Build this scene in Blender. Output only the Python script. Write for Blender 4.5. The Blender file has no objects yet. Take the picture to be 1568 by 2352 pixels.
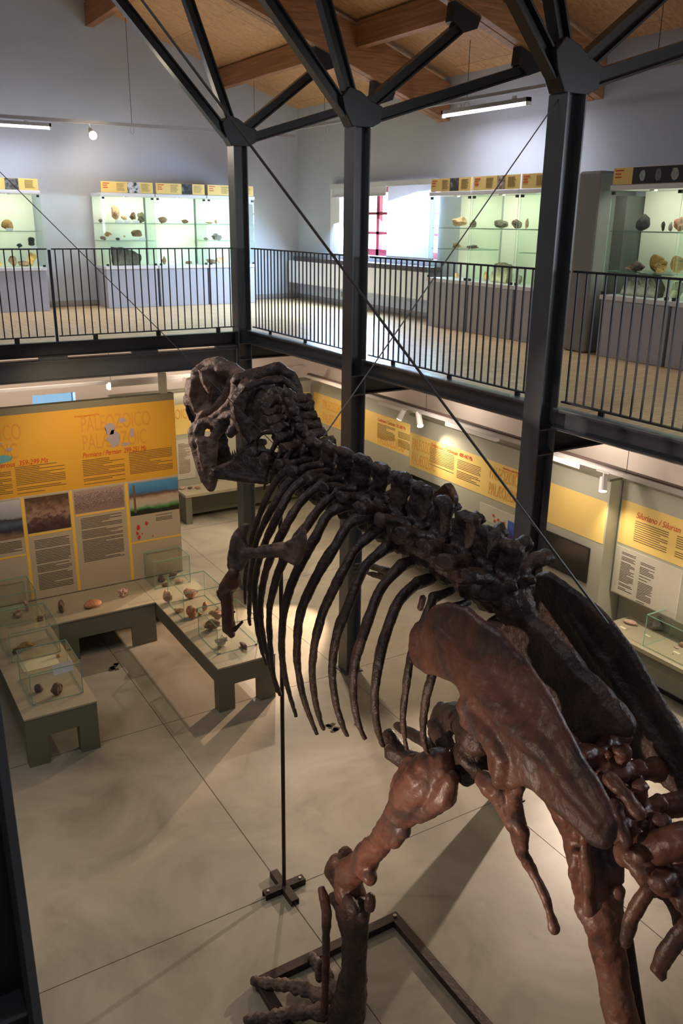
import bpy, bmesh, math, random
from mathutils import Vector, Matrix, noise
PI = math.pi
sc = bpy.context.scene
COL = sc.collection

# ---------------------------------------------------------------- camera
EYE = 5.43
cam = bpy.data.cameras.new('camera'); camo = bpy.data.objects.new('camera', cam); COL.objects.link(camo)
yaw, pit, rol, FPX = 0.548049, 0.327120, 0.0123239, 1959.60
fw = Vector((math.sin(yaw)*math.cos(pit), math.cos(yaw)*math.cos(pit), -math.sin(pit)))
r0 = fw.cross(Vector((0, 0, 1))).normalized(); u0 = r0.cross(fw)
rt = math.cos(rol)*r0 + math.sin(rol)*u0; up = -math.sin(rol)*r0 + math.cos(rol)*u0
mw = Matrix((rt, up, -fw)).transposed().to_4x4(); mw.translation = (0, 0, EYE)
camo.matrix_world = mw
cam.sensor_fit = 'VERTICAL'; cam.sensor_height = 36.0; cam.lens = FPX/2352*36.0
cam.clip_start = 0.05; cam.clip_end = 200
cam.dof.use_dof = True; cam.dof.focus_distance = 5.6; cam.dof.aperture_fstop = 5.0
sc.camera = camo

# ---------------------------------------------------------------- world, exposure
sc.view_settings.view_transform = 'Standard'; sc.view_settings.look = 'None'
sc.view_settings.gamma = 1.0; sc.view_settings.exposure = 0.97
sc.view_settings.use_curve_mapping = False
w = bpy.data.worlds.new('world'); sc.world = w; w.use_nodes = True
w.node_tree.nodes['Background'].inputs[0].default_value = (0.80, 0.90, 1.0, 1)
w.node_tree.nodes['Background'].inputs[1].default_value = 5.0
sc.cycles.max_bounces = 8; sc.cycles.diffuse_bounces = 4; sc.cycles.transparent_max_bounces = 24
sc.cycles.caustics_reflective = False; sc.cycles.caustics_refractive = False
sc.cycles.sample_clamp_indirect = 3.0

# ---------------------------------------------------------------- lights
def area(name, loc, target, size, energy, color, sy=None, spread=None):
    l = bpy.data.lights.new(name, 'AREA'); l.energy = energy; l.color = color
    l.size = size
    if sy: l.shape = 'RECTANGLE'; l.size_y = sy
    if spread: l.spread = math.radians(spread)
    o = bpy.data.objects.new(name, l); COL.objects.link(o); o.location = loc
    o.rotation_euler = (Vector(target)-Vector(loc)).to_track_quat('-Z', 'Y').to_euler()
    return o
def spot(name, loc, target, energy, color, ang=60, blend=.5, rad=.03):
    l = bpy.data.lights.new(name, 'SPOT'); l.energy = energy; l.color = color
    l.spot_size = math.radians(ang); l.spot_blend = blend; l.shadow_soft_size = rad
    o = bpy.data.objects.new(name, l); COL.objects.link(o); o.location = loc
    o.rotation_euler = (Vector(target)-Vector(loc)).to_track_quat('-Z', 'Y').to_euler()
    return o
WARM = (1.0, 0.72, 0.46); COOL = (0.50, 0.72, 1.0); NEUT = (1.0, 0.93, 0.86)
area('window_daylight', (8.75, 12.95, 5.5), (7.2, 12.7, 3.95), 3.1, 300, COOL, 1.15, 165)
area('lower_window_daylight', (3.5, 16.1, 2.32), (3.5, 15.5, 2.2), .7, 4, COOL, .2)
# added fill from unseen sources behind, beside and above the viewer
area('hall_fill_right', (8.45, 1.2, 5.6), (2, 5.5, 4.8), 2.8, 105, (0.80, 0.90, 1.0), 1.2)
area('hall_fill_rear', (-3.5, -2.6, 6.6), (2.5, 8, 4.0), 4.0, 38, (0.74, 0.85, 1.0), 2.0)
area('hall_fill_top', (0.5, 5.5, 8.9), (1.2, 6, 0), 3.0, 45, (.9, .95, 1.0), 3.0)
# unseen spots without fixtures; those on bones and back bench are added fill
spot('spot_floor_a', (7.2, 10.6, 1.35), (3.3, 9.2, 0), 700, (1.0, .66, .44), 44, .3, .02)
spot('spot_board_front', (2.6, 9.2, 3.7), (2.9, 11.05, 2.2), 62, (1.0, .72, .42), 95, .9, .08)
spot('spot_floor_b', (7.95, 6.55, 2.4), (3.6, 4.2, 0), 420, (1.0, .78, .62), 75, .5, .03)
spot('spot_leg', (-.4, 2.9, 1.9), (2.5, 2.9, 2.3), 190, (1.0, .76, .60), 62, .9, .05)
spot('spot_skull', (0.3, 8.2, 4.6), (2.5, 6.3, 4.1), 270, (1.0, .80, .66), 26, .9, .05)
spot('spot_back_bench', (5.4, 11.9, 3.5), (6.2, 14.9, .5), 60, (1.0, .84, .62), 80, .9, .05)
spot('spot_floor_c', (-.2, 7.2, 3.9), (1.2, 5.6, 0), 70, (1.0, .84, .66), 90, .9, .05)
spot('spot_floor_e', (6.4, 12.6, 3.5), (5.0, 11.8, 0), 270, (1.0, .80, .60), 100, .8, .05)
spot('spot_floor_d', (5.6, 9.8, 3.6), (4.5, 7.6, 0), 120, (1.0, .76, .52), 100, .8, .05)

for y_, e_ in ((13.2, 7), (10.2, 10), (7.4, 12), (5.0, 15)):
    area('under_gallery_tube', (7.75, y_, 3.0), (8.6, y_, 2.3), .06, e_, (1.0, .83, .68), 1.9)
for x_, e_ in ((0.5, 8), (3.0, 10), (6.2, 13)):
    area('under_gallery_tube', (x_, 14.3, 3.1), (x_, 15.9, 2.5), 1.9, e_, (1.0, .80, .62), .06)
# ---------------------------------------------------------------- materials
def mat(name, color, rough=.6, metal=0., spec=.5, emit=None, estr=0.):
    m = bpy.data.materials.new(name); m.use_nodes = True
    b = m.node_tree.nodes['Principled BSDF']
    b.inputs['Base Color'].default_value = (*color, 1); b.inputs['Roughness'].default_value = rough
    b.inputs['Metallic'].default_value = metal; b.inputs['Specular IOR Level'].default_value = spec
    if emit: b.inputs['Emission Color'].default_value = (*emit, 1); b.inputs['Emission Strength'].default_value = estr
    return m
def nmat(name, stops, scale=3., detail=6., rough=.6, spec=.5, stretch=(1, 1, 1), bump=0., bscale=None, dist=0., metal=0., nrough=.55, rot=(0, 0, 0), coat=0.):
    """noise driven colour between stops [(pos, rgb)...]"""
    m = mat(name, stops[0][1], rough, metal, spec); nt = m.node_tree; N = nt.nodes; L = nt.links
    b = N['Principled BSDF']
    tc = N.new('ShaderNodeTexCoord'); mp = N.new('ShaderNodeMapping'); mp.inputs['Scale'].default_value = stretch; mp.inputs['Rotation'].default_value = rot
    L.new(tc.outputs['Object'], mp.inputs[0])
    n = N.new('ShaderNodeTexNoise'); n.inputs['Scale'].default_value = scale; n.inputs['Detail'].default_value = detail
    n.inputs['Roughness'].default_value = nrough; n.inputs['Distortion'].default_value = dist
    L.new(mp.outputs[0], n.inputs['Vector'])
    cr = N.new('ShaderNodeValToRGB'); e = cr.color_ramp.elements
    e[0].position, e[0].color = stops[0][0], (*stops[0][1], 1); e[1].position, e[1].color = stops[-1][0], (*stops[-1][1], 1)
    for p, c in stops[1:-1]:
        q = e.new(p); q.color = (*c, 1)
    L.new(n.outputs['Fac'], cr.inputs[0]); L.new(cr.outputs[0], b.inputs['Base Color'])
    if bump:
        n2 = N.new('ShaderNodeTexNoise'); n2.inputs['Scale'].default_value = bscale or scale*4; n2.inputs['Detail'].default_value = 8
        L.new(mp.outputs[0], n2.inputs['Vector'])
        bp = N.new('ShaderNodeBump'); bp.inputs['Strength'].default_value = bump; bp.inputs['Distance'].default_value = .02
        L.new(n2.outputs['Fac'], bp.inputs['Height']); L.new(bp.outputs[0], b.inputs['Normal'])
    if coat: b.inputs['Coat Weight'].default_value = coat; b.inputs['Coat Roughness'].default_value = .25
    return m
def planks(name, c1, c2, c3, bw, rh, rot=0., rough=.3, offset=.5, mortar=.004, spec=.5):
    """boards: brick texture for the joints plus stretched grain"""
    m = mat(name, c1, rough, 0, spec); nt = m.node_tree; N = nt.nodes; L = nt.links; b = N['Principled BSDF']
    tc = N.new('ShaderNodeTexCoord'); mp = N.new('ShaderNodeMapping'); mp.inputs['Rotation'].default_value = (0, 0, rot)
    L.new(tc.outputs['Object'], mp.inputs[0])
    br = N.new('ShaderNodeTexBrick'); br.offset = offset
    br.inputs['Color1'].default_value = (*c1, 1); br.inputs['Color2'].default_value = (*c2, 1); br.inputs['Mortar'].default_value = (*c3, 1)
    br.inputs['Scale'].default_value = 1; br.inputs['Mortar Size'].default_value = mortar; br.inputs['Brick Width'].default_value = bw; br.inputs['Row Height'].default_value = rh
    L.new(mp.outputs[0], br.inputs['Vector'])
    mp2 = N.new('ShaderNodeMapping'); mp2.inputs['Rotation'].default_value = (0, 0, rot); mp2.inputs['Scale'].default_value = (1.5, 14, 14)
    L.new(tc.outputs['Object'], mp2.inputs[0])
    n = N.new('ShaderNodeTexNoise'); n.inputs['Scale'].default_value = 2.2; n.inputs['Detail'].default_value = 7; n.inputs['Distortion'].default_value = 1.2
    L.new(mp2.outputs[0], n.inputs['Vector'])
    cr = N.new('ShaderNodeValToRGB'); cr.color_ramp.elements[0].position = .3; cr.color_ramp.elements[0].color = (.62, .55, .48, 1)
    cr.color_ramp.elements[1].position = .62; cr.color_ramp.elements[1].color = (1.06, 1.03, 1, 1)
    L.new(n.outputs['Fac'], cr.inputs[0])
    mx = N.new('ShaderNodeMix'); mx.data_type = 'RGBA'; mx.blend_type = 'MULTIPLY'; mx.inputs[0].default_value = .8
    L.new(br.outputs['Color'], mx.inputs[6]); L.new(cr.outputs[0], mx.inputs[7]); L.new(mx.outputs[2], b.inputs['Base Color'])
    return m
def glassmat(name, tint=(.86, .95, .90), gloss=.06):
    m = bpy.data.materials.new(name); m.use_nodes = True; nt = m.node_tree; N = nt.nodes; L = nt.links
    N.remove(N['Principled BSDF']); out = N['Material Output']
    t = N.new('ShaderNodeBsdfTransparent'); t.inputs[0].default_value = (*tint, 1)
    g = N.new('ShaderNodeBsdfGlossy'); g.inputs['Roughness'].default_value = .02
    fr = N.new('ShaderNodeFresnel'); fr.inputs[0].default_value = 1.5
    ge = N.new('ShaderNodeNewGeometry'); iv = N.new('ShaderNodeMath'); iv.operation = 'SUBTRACT'; iv.inputs[0].default_value = 1; L.new(ge.outputs['Backfacing'], iv.inputs[1])
    mu = N.new('ShaderNodeMath'); mu.operation = 'MULTIPLY'; L.new(fr.outputs[0], mu.inputs[0]); L.new(iv.outputs[0], mu.inputs[1])
    mx = N.new('ShaderNodeMixShader'); L.new(mu.outputs[0], mx.inputs[0]); L.new(t.outputs[0], mx.inputs[1]); L.new(g.outputs[0], mx.inputs[2]); L.new(mx.outputs[0], out.inputs[0])
    return m

M = {}
M['wall'] = nmat('wall_paint', [(.3, (.465, .505, .575)), (.7, (.51, .55, .62))], 1.2, 4, .9, .2)
M['wall_low'] = mat('lower_wall_paint', (.62, .55, .50), .9, 0, .2)
M['convector'] = mat('convector_enamel', (.86, .88, .92), .4)
M['dado'] = mat('pale_blue_dado', (.66, .76, .90), .8)
M['concrete'] = nmat('polished_concrete', [(.30, (.20, .185, .145)), (.46, (.31, .285, .225)), (.60, (.375, .345, .275)), (.74, (.44, .40, .33))], .9, 9, .42, .4, bump=.06, bscale=3, dist=.6, nrough=.62)
M['joint'] = mat('floor_joint', (.07, .058, .045), .9)
M['parquet'] = planks('oak_parquet', (.78, .56, .31), (.70, .49, .26), (.46, .31, .16), 1.1, .085, PI/2, .36, spec=1.0)
M['ply'] = planks('roof_plywood', (.62, .36, .17), (.55, .315, .145), (.22, .11, .05), 2.4, 1.2, 0, .55)
M['glulam'] = nmat('glulam_timber', [(.3, (.22, .095, .036)), (.55, (.36, .165, .068)), (.75, (.46, .23, .10))], 2.0, 8, .5, .4, stretch=(1, .35, 14), dist=.8)
M['glulam_edge'] = nmat('pale_timber_edge', [(.3, (.36, .22, .12)), (.7, (.50, .33, .19))], 3, 6, .55, .4)
M['steel'] = nmat('dark_grey_steel', [(.3, (.070, .074, .080)), (.7, (.088, .092, .099))], 2, 4, .38, .5)
M['steel_dark'] = mat('near_black_steel', (.014, .015, .016), .32)
M['black'] = mat('black_metal', (.012, .012, .013), .4)
M['rail'] = mat('dark_rail_steel', (.022, .020, .026), .45)
M['tread'] = mat('beam_cap_strip', (.30, .33, .36), .3, .4)
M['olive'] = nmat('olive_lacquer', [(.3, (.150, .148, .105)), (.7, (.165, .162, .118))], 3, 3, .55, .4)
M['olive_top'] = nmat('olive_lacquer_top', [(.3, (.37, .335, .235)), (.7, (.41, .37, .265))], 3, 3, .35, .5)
M['board_grey'] = mat('board_grey_green', (.40, .40, .32), .6)
M['board_dark'] = mat('board_olive', (.20, .185, .12), .6)
M['cream'] = mat('board_cream', (.56, .53, .44), .6)
M['tan'] = mat('panel_tan', (.50, .42, .31), .6)
M['yellow'] = mat('board_yellow', (.83, .60, .19), .55)
M['yellow2'] = mat('panel_deep_yellow', (.74, .385, .035), .55)
M['stripe'] = mat('yellow_divider', (.93, .57, .08), .55)
M['ghost'] = mat('tone_lettering', (.66, .30, .045), .6)
M['ghost2'] = mat('pale_tone_lettering', (.78, .38, .06), .6)
M['red_text'] = mat('red_lettering', (.60, .055, .025), .6)
M['ink'] = mat('dark_ink', (.06, .045, .03), .7)
M['ink2'] = mat('brown_ink', (.17, .10, .04), .7)
M['white'] = mat('white_lacquer', (.72, .72, .76), .45)
M['case_back'] = mat('pale_green_panel', (.74, .76, .64), .7)
M['case_base'] = mat('lilac_grey_lacquer', (.40, .40, .455), .5)
M['glass'] = glassmat('clear_glass', (.955, .985, .965))
M['glass_case'] = glassmat('case_glass', (.975, .99, .98))
M['gedge'] = mat('green_glass_edge', (.24, .46, .39), .25)
M['rust'] = nmat('rusty_iron', [(.3, (.022, .012, .010)), (.7, (.045, .024, .018))], 6, 5, .5, .4, bump=.2)
M['bolt'] = mat('zinc_bolt', (.35, .32, .28), .4, .7)
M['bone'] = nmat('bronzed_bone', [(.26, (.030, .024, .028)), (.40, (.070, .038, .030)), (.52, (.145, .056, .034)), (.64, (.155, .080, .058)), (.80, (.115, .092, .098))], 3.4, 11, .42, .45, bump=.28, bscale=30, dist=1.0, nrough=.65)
M['bone_shaded'] = nmat('shaded_bone', [(.3, (.018, .014, .012)), (.5, (.048, .028, .021)), (.7, (.088, .048, .034))], 5, 9, .46, .40, bump=.8, bscale=26, dist=.8)  # bone colour darkened for the parts that lie in shade
M['bone_lit'] = nmat('lit_bone', [(.3, (.060, .046, .044)), (.5, (.15, .098, .078)), (.7, (.27, .175, .13))], 5, 9, .55, .35, bump=.9, bscale=26, dist=.8)  # bone colour lightened for the parts that catch the light
M['tooth'] = mat('black_tooth', (.012, .011, .012), .3)
M['red_frame'] = mat('crimson_frame', (.26, .012, .035), .4)
M['blind_case'] = mat('white_blind_cassette', (.62, .64, .68), .5)
M['lamp_white'] = mat('white_lamp_housing', (.80, .80, .80), .4)
M['tube'] = mat('tube_light', (.9, .9, 1), .4, emit=(.88, .86, 1.0), estr=7)
M['bulb'] = mat('halogen_bulb', (1, 1, 1), .4, emit=(1, .83, .60), estr=90)
M['bulb2'] = mat('spot_glow', (1, 1, 1), .4, emit=(1, .94, .84), estr=9)
M['bulb3'] = mat('dim_lamp_end', (.8, .8, .8), .4, emit=(1, .97, .9), estr=.6)
M['screen'] = mat('black_screen', (.006, .006, .006), .12)
M['cable'] = mat('dull_cable_steel', (.10, .095, .085), .5, .3)
M['metal'] = mat('pale_track_metal', (.50, .49, .49), .4, .3)
M['track'] = mat('grey_track', (.33, .32, .32), .45, .2)
M['wood_dark'] = mat('dark_wood_grille', (.06, .036, .030), .5)
M['paper'] = mat('paper_card', (.70, .66, .46), .7)
m = bpy.data.materials.new('roller_blind'); m.use_nodes = True; nt = m.node_tree
b = nt.nodes['Principled BSDF']; b.inputs['Base Color'].default_value = (.8, .84, .9, 1); b.inputs['Roughness'].default_value = .8
tr = nt.nodes.new('ShaderNodeBsdfTranslucent'); tr.inputs[0].default_value = (.82, .88, .97, 1)
mx = nt.nodes.new('ShaderNodeMixShader'); mx.inputs[0].default_value = .32
nt.links.new(b.outputs[0], mx.inputs[1]); nt.links.new(tr.outputs[0], mx.inputs[2]); nt.links.new(mx.outputs[0], nt.nodes['Material Output'].inputs[0])
M['blind'] = m

# ---------------------------------------------------------------- builders
ORG = {}
def thing(name, label, cat, loc=(0, 0, 0), group=None):
    o = bpy.data.objects.new(name, None); COL.objects.link(o); o.location = loc; o.empty_display_size = .1
    o['label'] = label; o['category'] = cat
    if group: o['group'] = group
    ORG[o] = Vector(loc); return o
def tag(o, label, cat, group=None, kind=None):
    if label: o['label'] = label
    if cat: o['category'] = cat
    if group: o['group'] = group
    if kind: o['kind'] = kind
    return o
def obj(name, bm, m, parent=None, smooth=False, bevel=0., label=None, keep=False):
    if isinstance(bm, bmesh.types.BMesh):
        me = bpy.data.meshes.new(name); bmesh.ops.recalc_face_normals(bm, faces=bm.faces[:]) if not keep else None
        bm.to_mesh(me); bm.free()
    else: me = bm
    for x in (m if isinstance(m, (list, tuple)) else [m]): me.materials.append(x)
    if smooth:
        for p in me.polygons: p.use_smooth = True
    o = bpy.data.objects.new(name, me); COL.objects.link(o)
    if parent is not None:
        o.parent = parent
        if parent in ORG: o.location = -ORG[parent]; 
        # children keep world coordinates: the first level is offset, deeper levels are not
    if bevel:
        md = o.modifiers.new('bevel', 'BEVEL'); md.width = bevel; md.segments = 2; md.limit_method = 'ANGLE'
    if label: o['label'] = label
    return o
def struct(name, bm, m, **k):
    o = obj(name, bm, m, **k); o['kind'] = 'structure'; return o
def B(): return bmesh.new()
def box(bm, x0, x1, y0, y1, z0, z1, mi=0, emi=None, thin=None):
    if x0 > x1: x0, x1 = x1, x0
    if y0 > y1: y0, y1 = y1, y0
    if z0 > z1: z0, z1 = z1, z0
    v = [bm.verts.new(p) for p in ((x0,y0,z0),(x1,y0,z0),(x1,y1,z0),(x0,y1,z0),(x0,y0,z1),(x1,y0,z1),(x1,y1,z1),(x0,y1,z1))]
    d = (z1-z0, y1-y0, x1-x0)
    th = min(range(3), key=lambda i: d[i])     # 0:z thin 1:y thin 2:x thin
    for i, f in enumerate(((0,3,2,1),(4,5,6,7),(0,1,5,4),(2,3,7,6),(1,2,6,5),(3,0,4,7))):
        fc = bm.faces.new([v[j] for j in f]); fc.material_index = mi
        if emi is not None and i//2 != th: fc.material_index = emi
    return bm
def bx(*a, **k): return box(B(), *a, **k)
def frame_axes(d):
    d = d.normalized(); a = Vector((0, 0, 1)) if abs(d.z) < .9 else Vector((1, 0, 0))
    s = d.cross(a).normalized(); return s, s.cross(d).normalized()
def tube(bm, pts, rad, n=8, side=None, cap=True, mi=0):
    """rad: number, list, or list of (a, b) with side = direction of a"""
    P = [Vector(p) for p in pts]; R = rad if isinstance(rad, (list, tuple)) else [rad]*len(P)
    rings = []; ps = None
    for i, p in enumerate(P):
        d = (P[min(i+1, len(P)-1)]-P[max(i-1, 0)]).normalized()
        if side is not None:
            s = Vector(side); s = (s-d*s.dot(d)).normalized()
        elif ps is None: s, _ = frame_axes(d)
        else: s = (ps-d*ps.dot(d)).normalized()
        ps = s; t = d.cross(s)
        a, b_ = R[i] if isinstance(R[i], (list, tuple)) else (R[i], R[i])
        rings.append([bm.verts.new(p+s*(a*math.cos(2*PI*k/n))+t*(b_*math.sin(2*PI*k/n))) for k in range(n)])
    for i in range(len(rings)-1):
        for k in range(n):
            f = bm.faces.new((rings[i][k], rings[i][(k+1) % n], rings[i+1][(k+1) % n], rings[i+1][k])); f.material_index = mi
    if cap:
        bm.faces.new(rings[0][::-1]).material_index = mi; bm.faces.new(rings[-1]).material_index = mi
    return bm
def ell(bm, c, r, rot=None, n=10):
    mt = Matrix.Translation(c) @ (rot.to_4x4() if rot else Matrix()) @ Matrix.Diagonal((*r, 1))
    bmesh.ops.create_uvsphere(bm, u_segments=n*2, v_segments=n, radius=1, matrix=mt); return bm
def plate(bm, pts, off):
    """closed outline pts extruded by vector off (centred)"""
    off = Vector(off)*.5
    a = [bm.verts.new(Vector(p)-off) for p in pts]; c = [bm.verts.new(Vector(p)+off) for p in pts]
    n = len(a)
    fa = bm.faces.new(a); fb = bm.faces.new(c[::-1])
    for i in range(n): bm.faces.new((a[i], a[(i+1) % n], c[(i+1) % n], c[i]))
    bmesh.ops.triangulate(bm, faces=[fa, fb]); return bm
def prismz(bm, pts, z0, z1):
    return plate(bm, [(x, y, (z0+z1)/2) for x, y in pts], (0, 0, z1-z0))
_n = [0]
def organic(bm, voxel=.012, amp=.006, freq=9., smooth=2, seed=0.):
    """fuse overlapping solids into one bone-like skin and roughen it"""
    bmesh.ops.recalc_face_normals(bm, faces=bm.faces[:])
    me = bpy.data.meshes.new('tmp'); bm.to_mesh(me); bm.free()
    o = bpy.data.objects.new('tmp', me); COL.objects.link(o)
    md = o.modifiers.new('r', 'REMESH'); md.mode = 'VOXEL'; md.voxel_size = voxel
    if smooth:
        s = o.modifiers.new('s', 'SMOOTH'); s.iterations = smooth; s.factor = .6
    dg = bpy.context.evaluated_depsgraph_get(); dg.update()
    m2 = bpy.data.meshes.new_from_object(o.evaluated_get(dg)); bpy.data.objects.remove(o); bpy.data.meshes.remove(me)
    if amp:
        nn = [v.normal.copy() for v in m2.vertices]
        for v, q in zip(m2.vertices, nn):
            p = v.co*freq+Vector((seed, seed*1.7, seed*.3))
            v.co += q*amp*(noise.noise(p)+.5*noise.noise(p*2.3)+.3*noise.noise(p*5.1))
    return m2
def text(name, s, loc, size, m, parent, facing='y', ext=.002, label=None, shear=0., sx=1.):
    """facing 'y': read from -Y side, 'x': read from -X side"""
    cu = bpy.data.curves.new(name, 'FONT'); cu.body = s; cu.size = size; cu.extrude = ext; cu.shear = shear
    cu.materials.append(m)
    o = bpy.data.objects.new(name, cu); COL.objects.link(o)
    base = ORG.get(parent, Vector((0, 0, 0))); o.parent = parent
    o.location = Vector(loc)-base
    o.rotation_euler = (PI/2, 0, 0) if facing == 'y' else (PI/2, 0, -PI/2)
    o.scale = (sx, 1, 1)
    dg = bpy.context.evaluated_depsgraph_get(); dg.update()
    me = bpy.data.meshes.new_from_object(o.evaluated_get(dg)); q = bpy.data.objects.new(name, me); COL.objects.link(q)
    q.parent = parent; q.location = o.location; q.rotation_euler = o.rotation_euler; q.scale = o.scale
    bpy.data.objects.remove(o); q.name = name
    return q
def lines_mesh(rects):
    bm = B()
    for r in rects: box(bm, *r)
    return bm
def para(facing, a0, a1, z0, z1, plane, n, rng, th=.011):
    """rows of small print between a0..a1 (across) and z1 (top)..z0"""
    out = []; dz = (z1-z0)/n
    for i in range(n):
        if rng.random() < .10 and i: continue
        f = 1 if rng.random() > .3 else rng.uniform(.45, .95)
        e = a0+(a1-a0)*f
        if facing == 'y': out.append((a0, e, plane-.0035, plane, z1-dz*i-th, z1-dz*i))
        else: out.append((plane-.0035, plane, a0, e, z1-dz*i-th, z1-dz*i))
    return out

# ================================================================ SETTING
XB, YA, ZM = 8.6, 15.9, 3.95         # right wall, back wall, gallery floor
def soffit(x): return 8.03+.338*(7.0-x)
struct('floor', bx(-7.6, 9.0, -3.2, 16.3, -.3, 0), M['concrete'])
jb = B()
for x in (-.33, 2.68): box(jb, x-.0035, x+.0035, -3, 15.9, 0, .0012)
for x in (5.06,): box(jb, x-.0025, x+.0025, -3, 15.9, 0, .0012)
for y in (2.3, 5.26, 8.22, 11.2, 14.2): box(jb, -7.5, 8.6, y-.003, y+.003, 0, .0012)
struct('trim_1', jb, M['joint'])
# back wall with the small lower window
lw = (3.14, 3.91, 2.10, 2.41)
bm = B()
box(bm, -7.6, lw[0], YA, YA+.3, 0, 12); box(bm, lw[1], 9.0, YA, YA+.3, 0, 12)
box(bm, lw[0], lw[1], YA, YA+.3, 0, lw[2]); box(bm, lw[0], lw[1], YA, YA+.3, lw[3], 12)
struct('wall_back', bm, M['wall'])
# right wall with the gallery window
wy0, wy1, wz0, wz1 = 11.28, 14.62, 4.88, 6.08
bm = B()
box(bm, XB, XB+.3, -3, wy0, 0, 8.2); box(bm, XB, XB+.3, wy1, YA, 0, 8.2)
box(bm, XB, XB+.3, wy0, wy1, 0, wz0); box(bm, XB, XB+.3, wy0, wy1, wz1, 8.2)
struct('wall_right', bm, M['wall'])
struct('wall_left', bx(-7.6, -7.3, -3, YA, 0, 8.6), M['wall'])
struct('wall_front', bx(-7.6, 9.0, -3.2, -3, 0, 12), M['wall'])
# gallery floor: L shaped slab with oak parquet
bm = B(); box(bm, 5.27, XB, -3, YA, 3.80, ZM)
box(bm, -7.3, 5.27, 11.30, YA, 3.80, ZM)
struct('floor_gallery', bm, M['parquet'])
struct('ceiling_under_gallery', lines_mesh([(5.3, XB, -3, YA, 3.76, 3.795), (-7.3, 5.3, 11.34, YA, 3.76, 3.795)]), M['wall_low'])
# roof plane
bm = B(); plate(bm, [(XB+.3, -3.2, soffit(XB+.3)), (0, -3.2, soffit(0)), (0, YA+.3, soffit(0)), (XB+.3, YA+.3, soffit(XB+.3))], (0, 0, .08))
bm2 = bm
plate(bm2, [(-7.6, -3.2, soffit(7.6)), (0, -3.2, soffit(0)), (0, YA+.3, soffit(0)), (-7.6, YA+.3, soffit(7.6))], (0, 0, .08))
bmesh.ops.translate(bm, verts=bm.verts[:], vec=(0, 0, .04))
struct('ceiling', bm, M['ply'])
# baseboards on the gallery
struct('baseboard_back', bx(-7.3, XB, YA-.02, YA, ZM+.02, ZM+.10), M['track'])
struct('baseboard_right', bx(XB-.02, XB, -3, YA-.02, ZM+.02, ZM+.10), M['track'])
# warm lower wall face under the gallery
struct('trim_2', bx(XB-.012, XB, -3, YA, 0, 3.79), M['wall_low'])
bm = B()
box(bm, -7.3, lw[0], YA-.012, YA, 0, 3.79); box(bm, lw[1], XB-.012, YA-.012, YA, 0, 3.79)
box(bm, lw[0], lw[1], YA-.012, YA, 0, lw[2]); box(bm, lw[0], lw[1], YA-.012, YA, lw[3], 3.79)
struct('trim_3', bm, M['wall_low'])
# windows
wn = struct('window_1', bx(XB+.16, XB+.165, wy0, wy1, wz0, wz1), M['glass'])
fr = B(); X0, X1 = XB+.12, XB+.19
for y in (wy0, 12.48, 13.14, 14.06, wy1-.09): box(fr, X0, X1, y, y+.09, wz0, wz1)
for z, q in ((wz0, .11), (5.24, .045), (5.565, .045), (wz1-.15, .15)): box(fr, X0, X1, wy0, wy1, z, z+q)
obj('window_frame', fr, M['red_frame'], wn)
w2 = struct('window_2', bx(lw[0], lw[1], YA+.2, YA+.205, lw[2], lw[3]), glassmat('frosted_lower_glass', (.20, .25, .28)))
obj('window_frame', lines_mesh([(lw[0], lw[1], YA+.18, YA+.22, lw[2], lw[2]+.02), (lw[0], lw[0]+.02, YA+.18, YA+.22, lw[2], lw[3])]), M['white'], w2)
bl = thing('roller_blind', 'white roller blind pulled fully down over the right half of the gallery window', 'blind', (8.56, 11.95, 4.9), 'roller blinds on the gallery window')
obj('cassette', bx(8.50, 8.58, 11.28, 12.63, 6.01, 6.09), M['blind_case'], bl)
obj('fabric', bx(8.535, 8.54, 11.30, 12.62, 4.90, 6.02), M['blind'], bl)
obj('bottom_bar', bx(8.525, 8.55, 11.30, 12.62, 4.88, 4.905), M['blind_case'], bl)
bl = thing('roller_blind', 'white roller blind rolled up short above the red window frame', 'blind', (8.56, 13.6, 5.9), 'roller blinds on the gallery window')
obj('cassette', bx(8.50, 8.58, 12.66, 14.48, 6.01, 6.09), M['blind_case'], bl)
obj('fabric', bx(8.535, 8.54, 12.68, 14.46, 5.88, 6.02), M['blind_case'], bl)
obj('bottom_bar', bx(8.525, 8.55, 12.68, 14.46, 5.865, 5.885), M['blind_case'], bl)
struct('trim_7', bx(8.602, 8.72, 14.30, wy1, wz0, wz1), mat('white_reveal', (.85, .87, .92), .7))
# heater casing under the window
h = thing('convector_casing', 'long white convector casing with dark wooden top grille under the gallery window', 'heater', (8.4, 13.5, 4.25))
obj('front_panel', bx(8.34, 8.37, 11.15, 15.87, 4.28, 4.70), M['convector'], h)
obj('end_panel', bx(8.37, 8.598, 15.84, 15.87, 4.28, 4.70), M['convector'], h)
obj('top_grille', bx(8.33, 8.598, 11.15, 15.60, 4.70, 4.78), M['wood_dark'], h, bevel=.006)
obj('mounting_rail', bx(8.50, 8.598, 11.15, 15.8, 4.30, 4.36), M['track'], h)
st = struct('trim_4', bx(8.58, 8.598, 11.1, 15.88, ZM+.1, 4.28), M['dado'])
so = obj('wall_socket', bx(8.567, 8.579, 14.05, 14.16, 4.10, 4.20), M['track']); tag(so, 'small wall socket low on the blue strip under the convector', 'socket')

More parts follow.
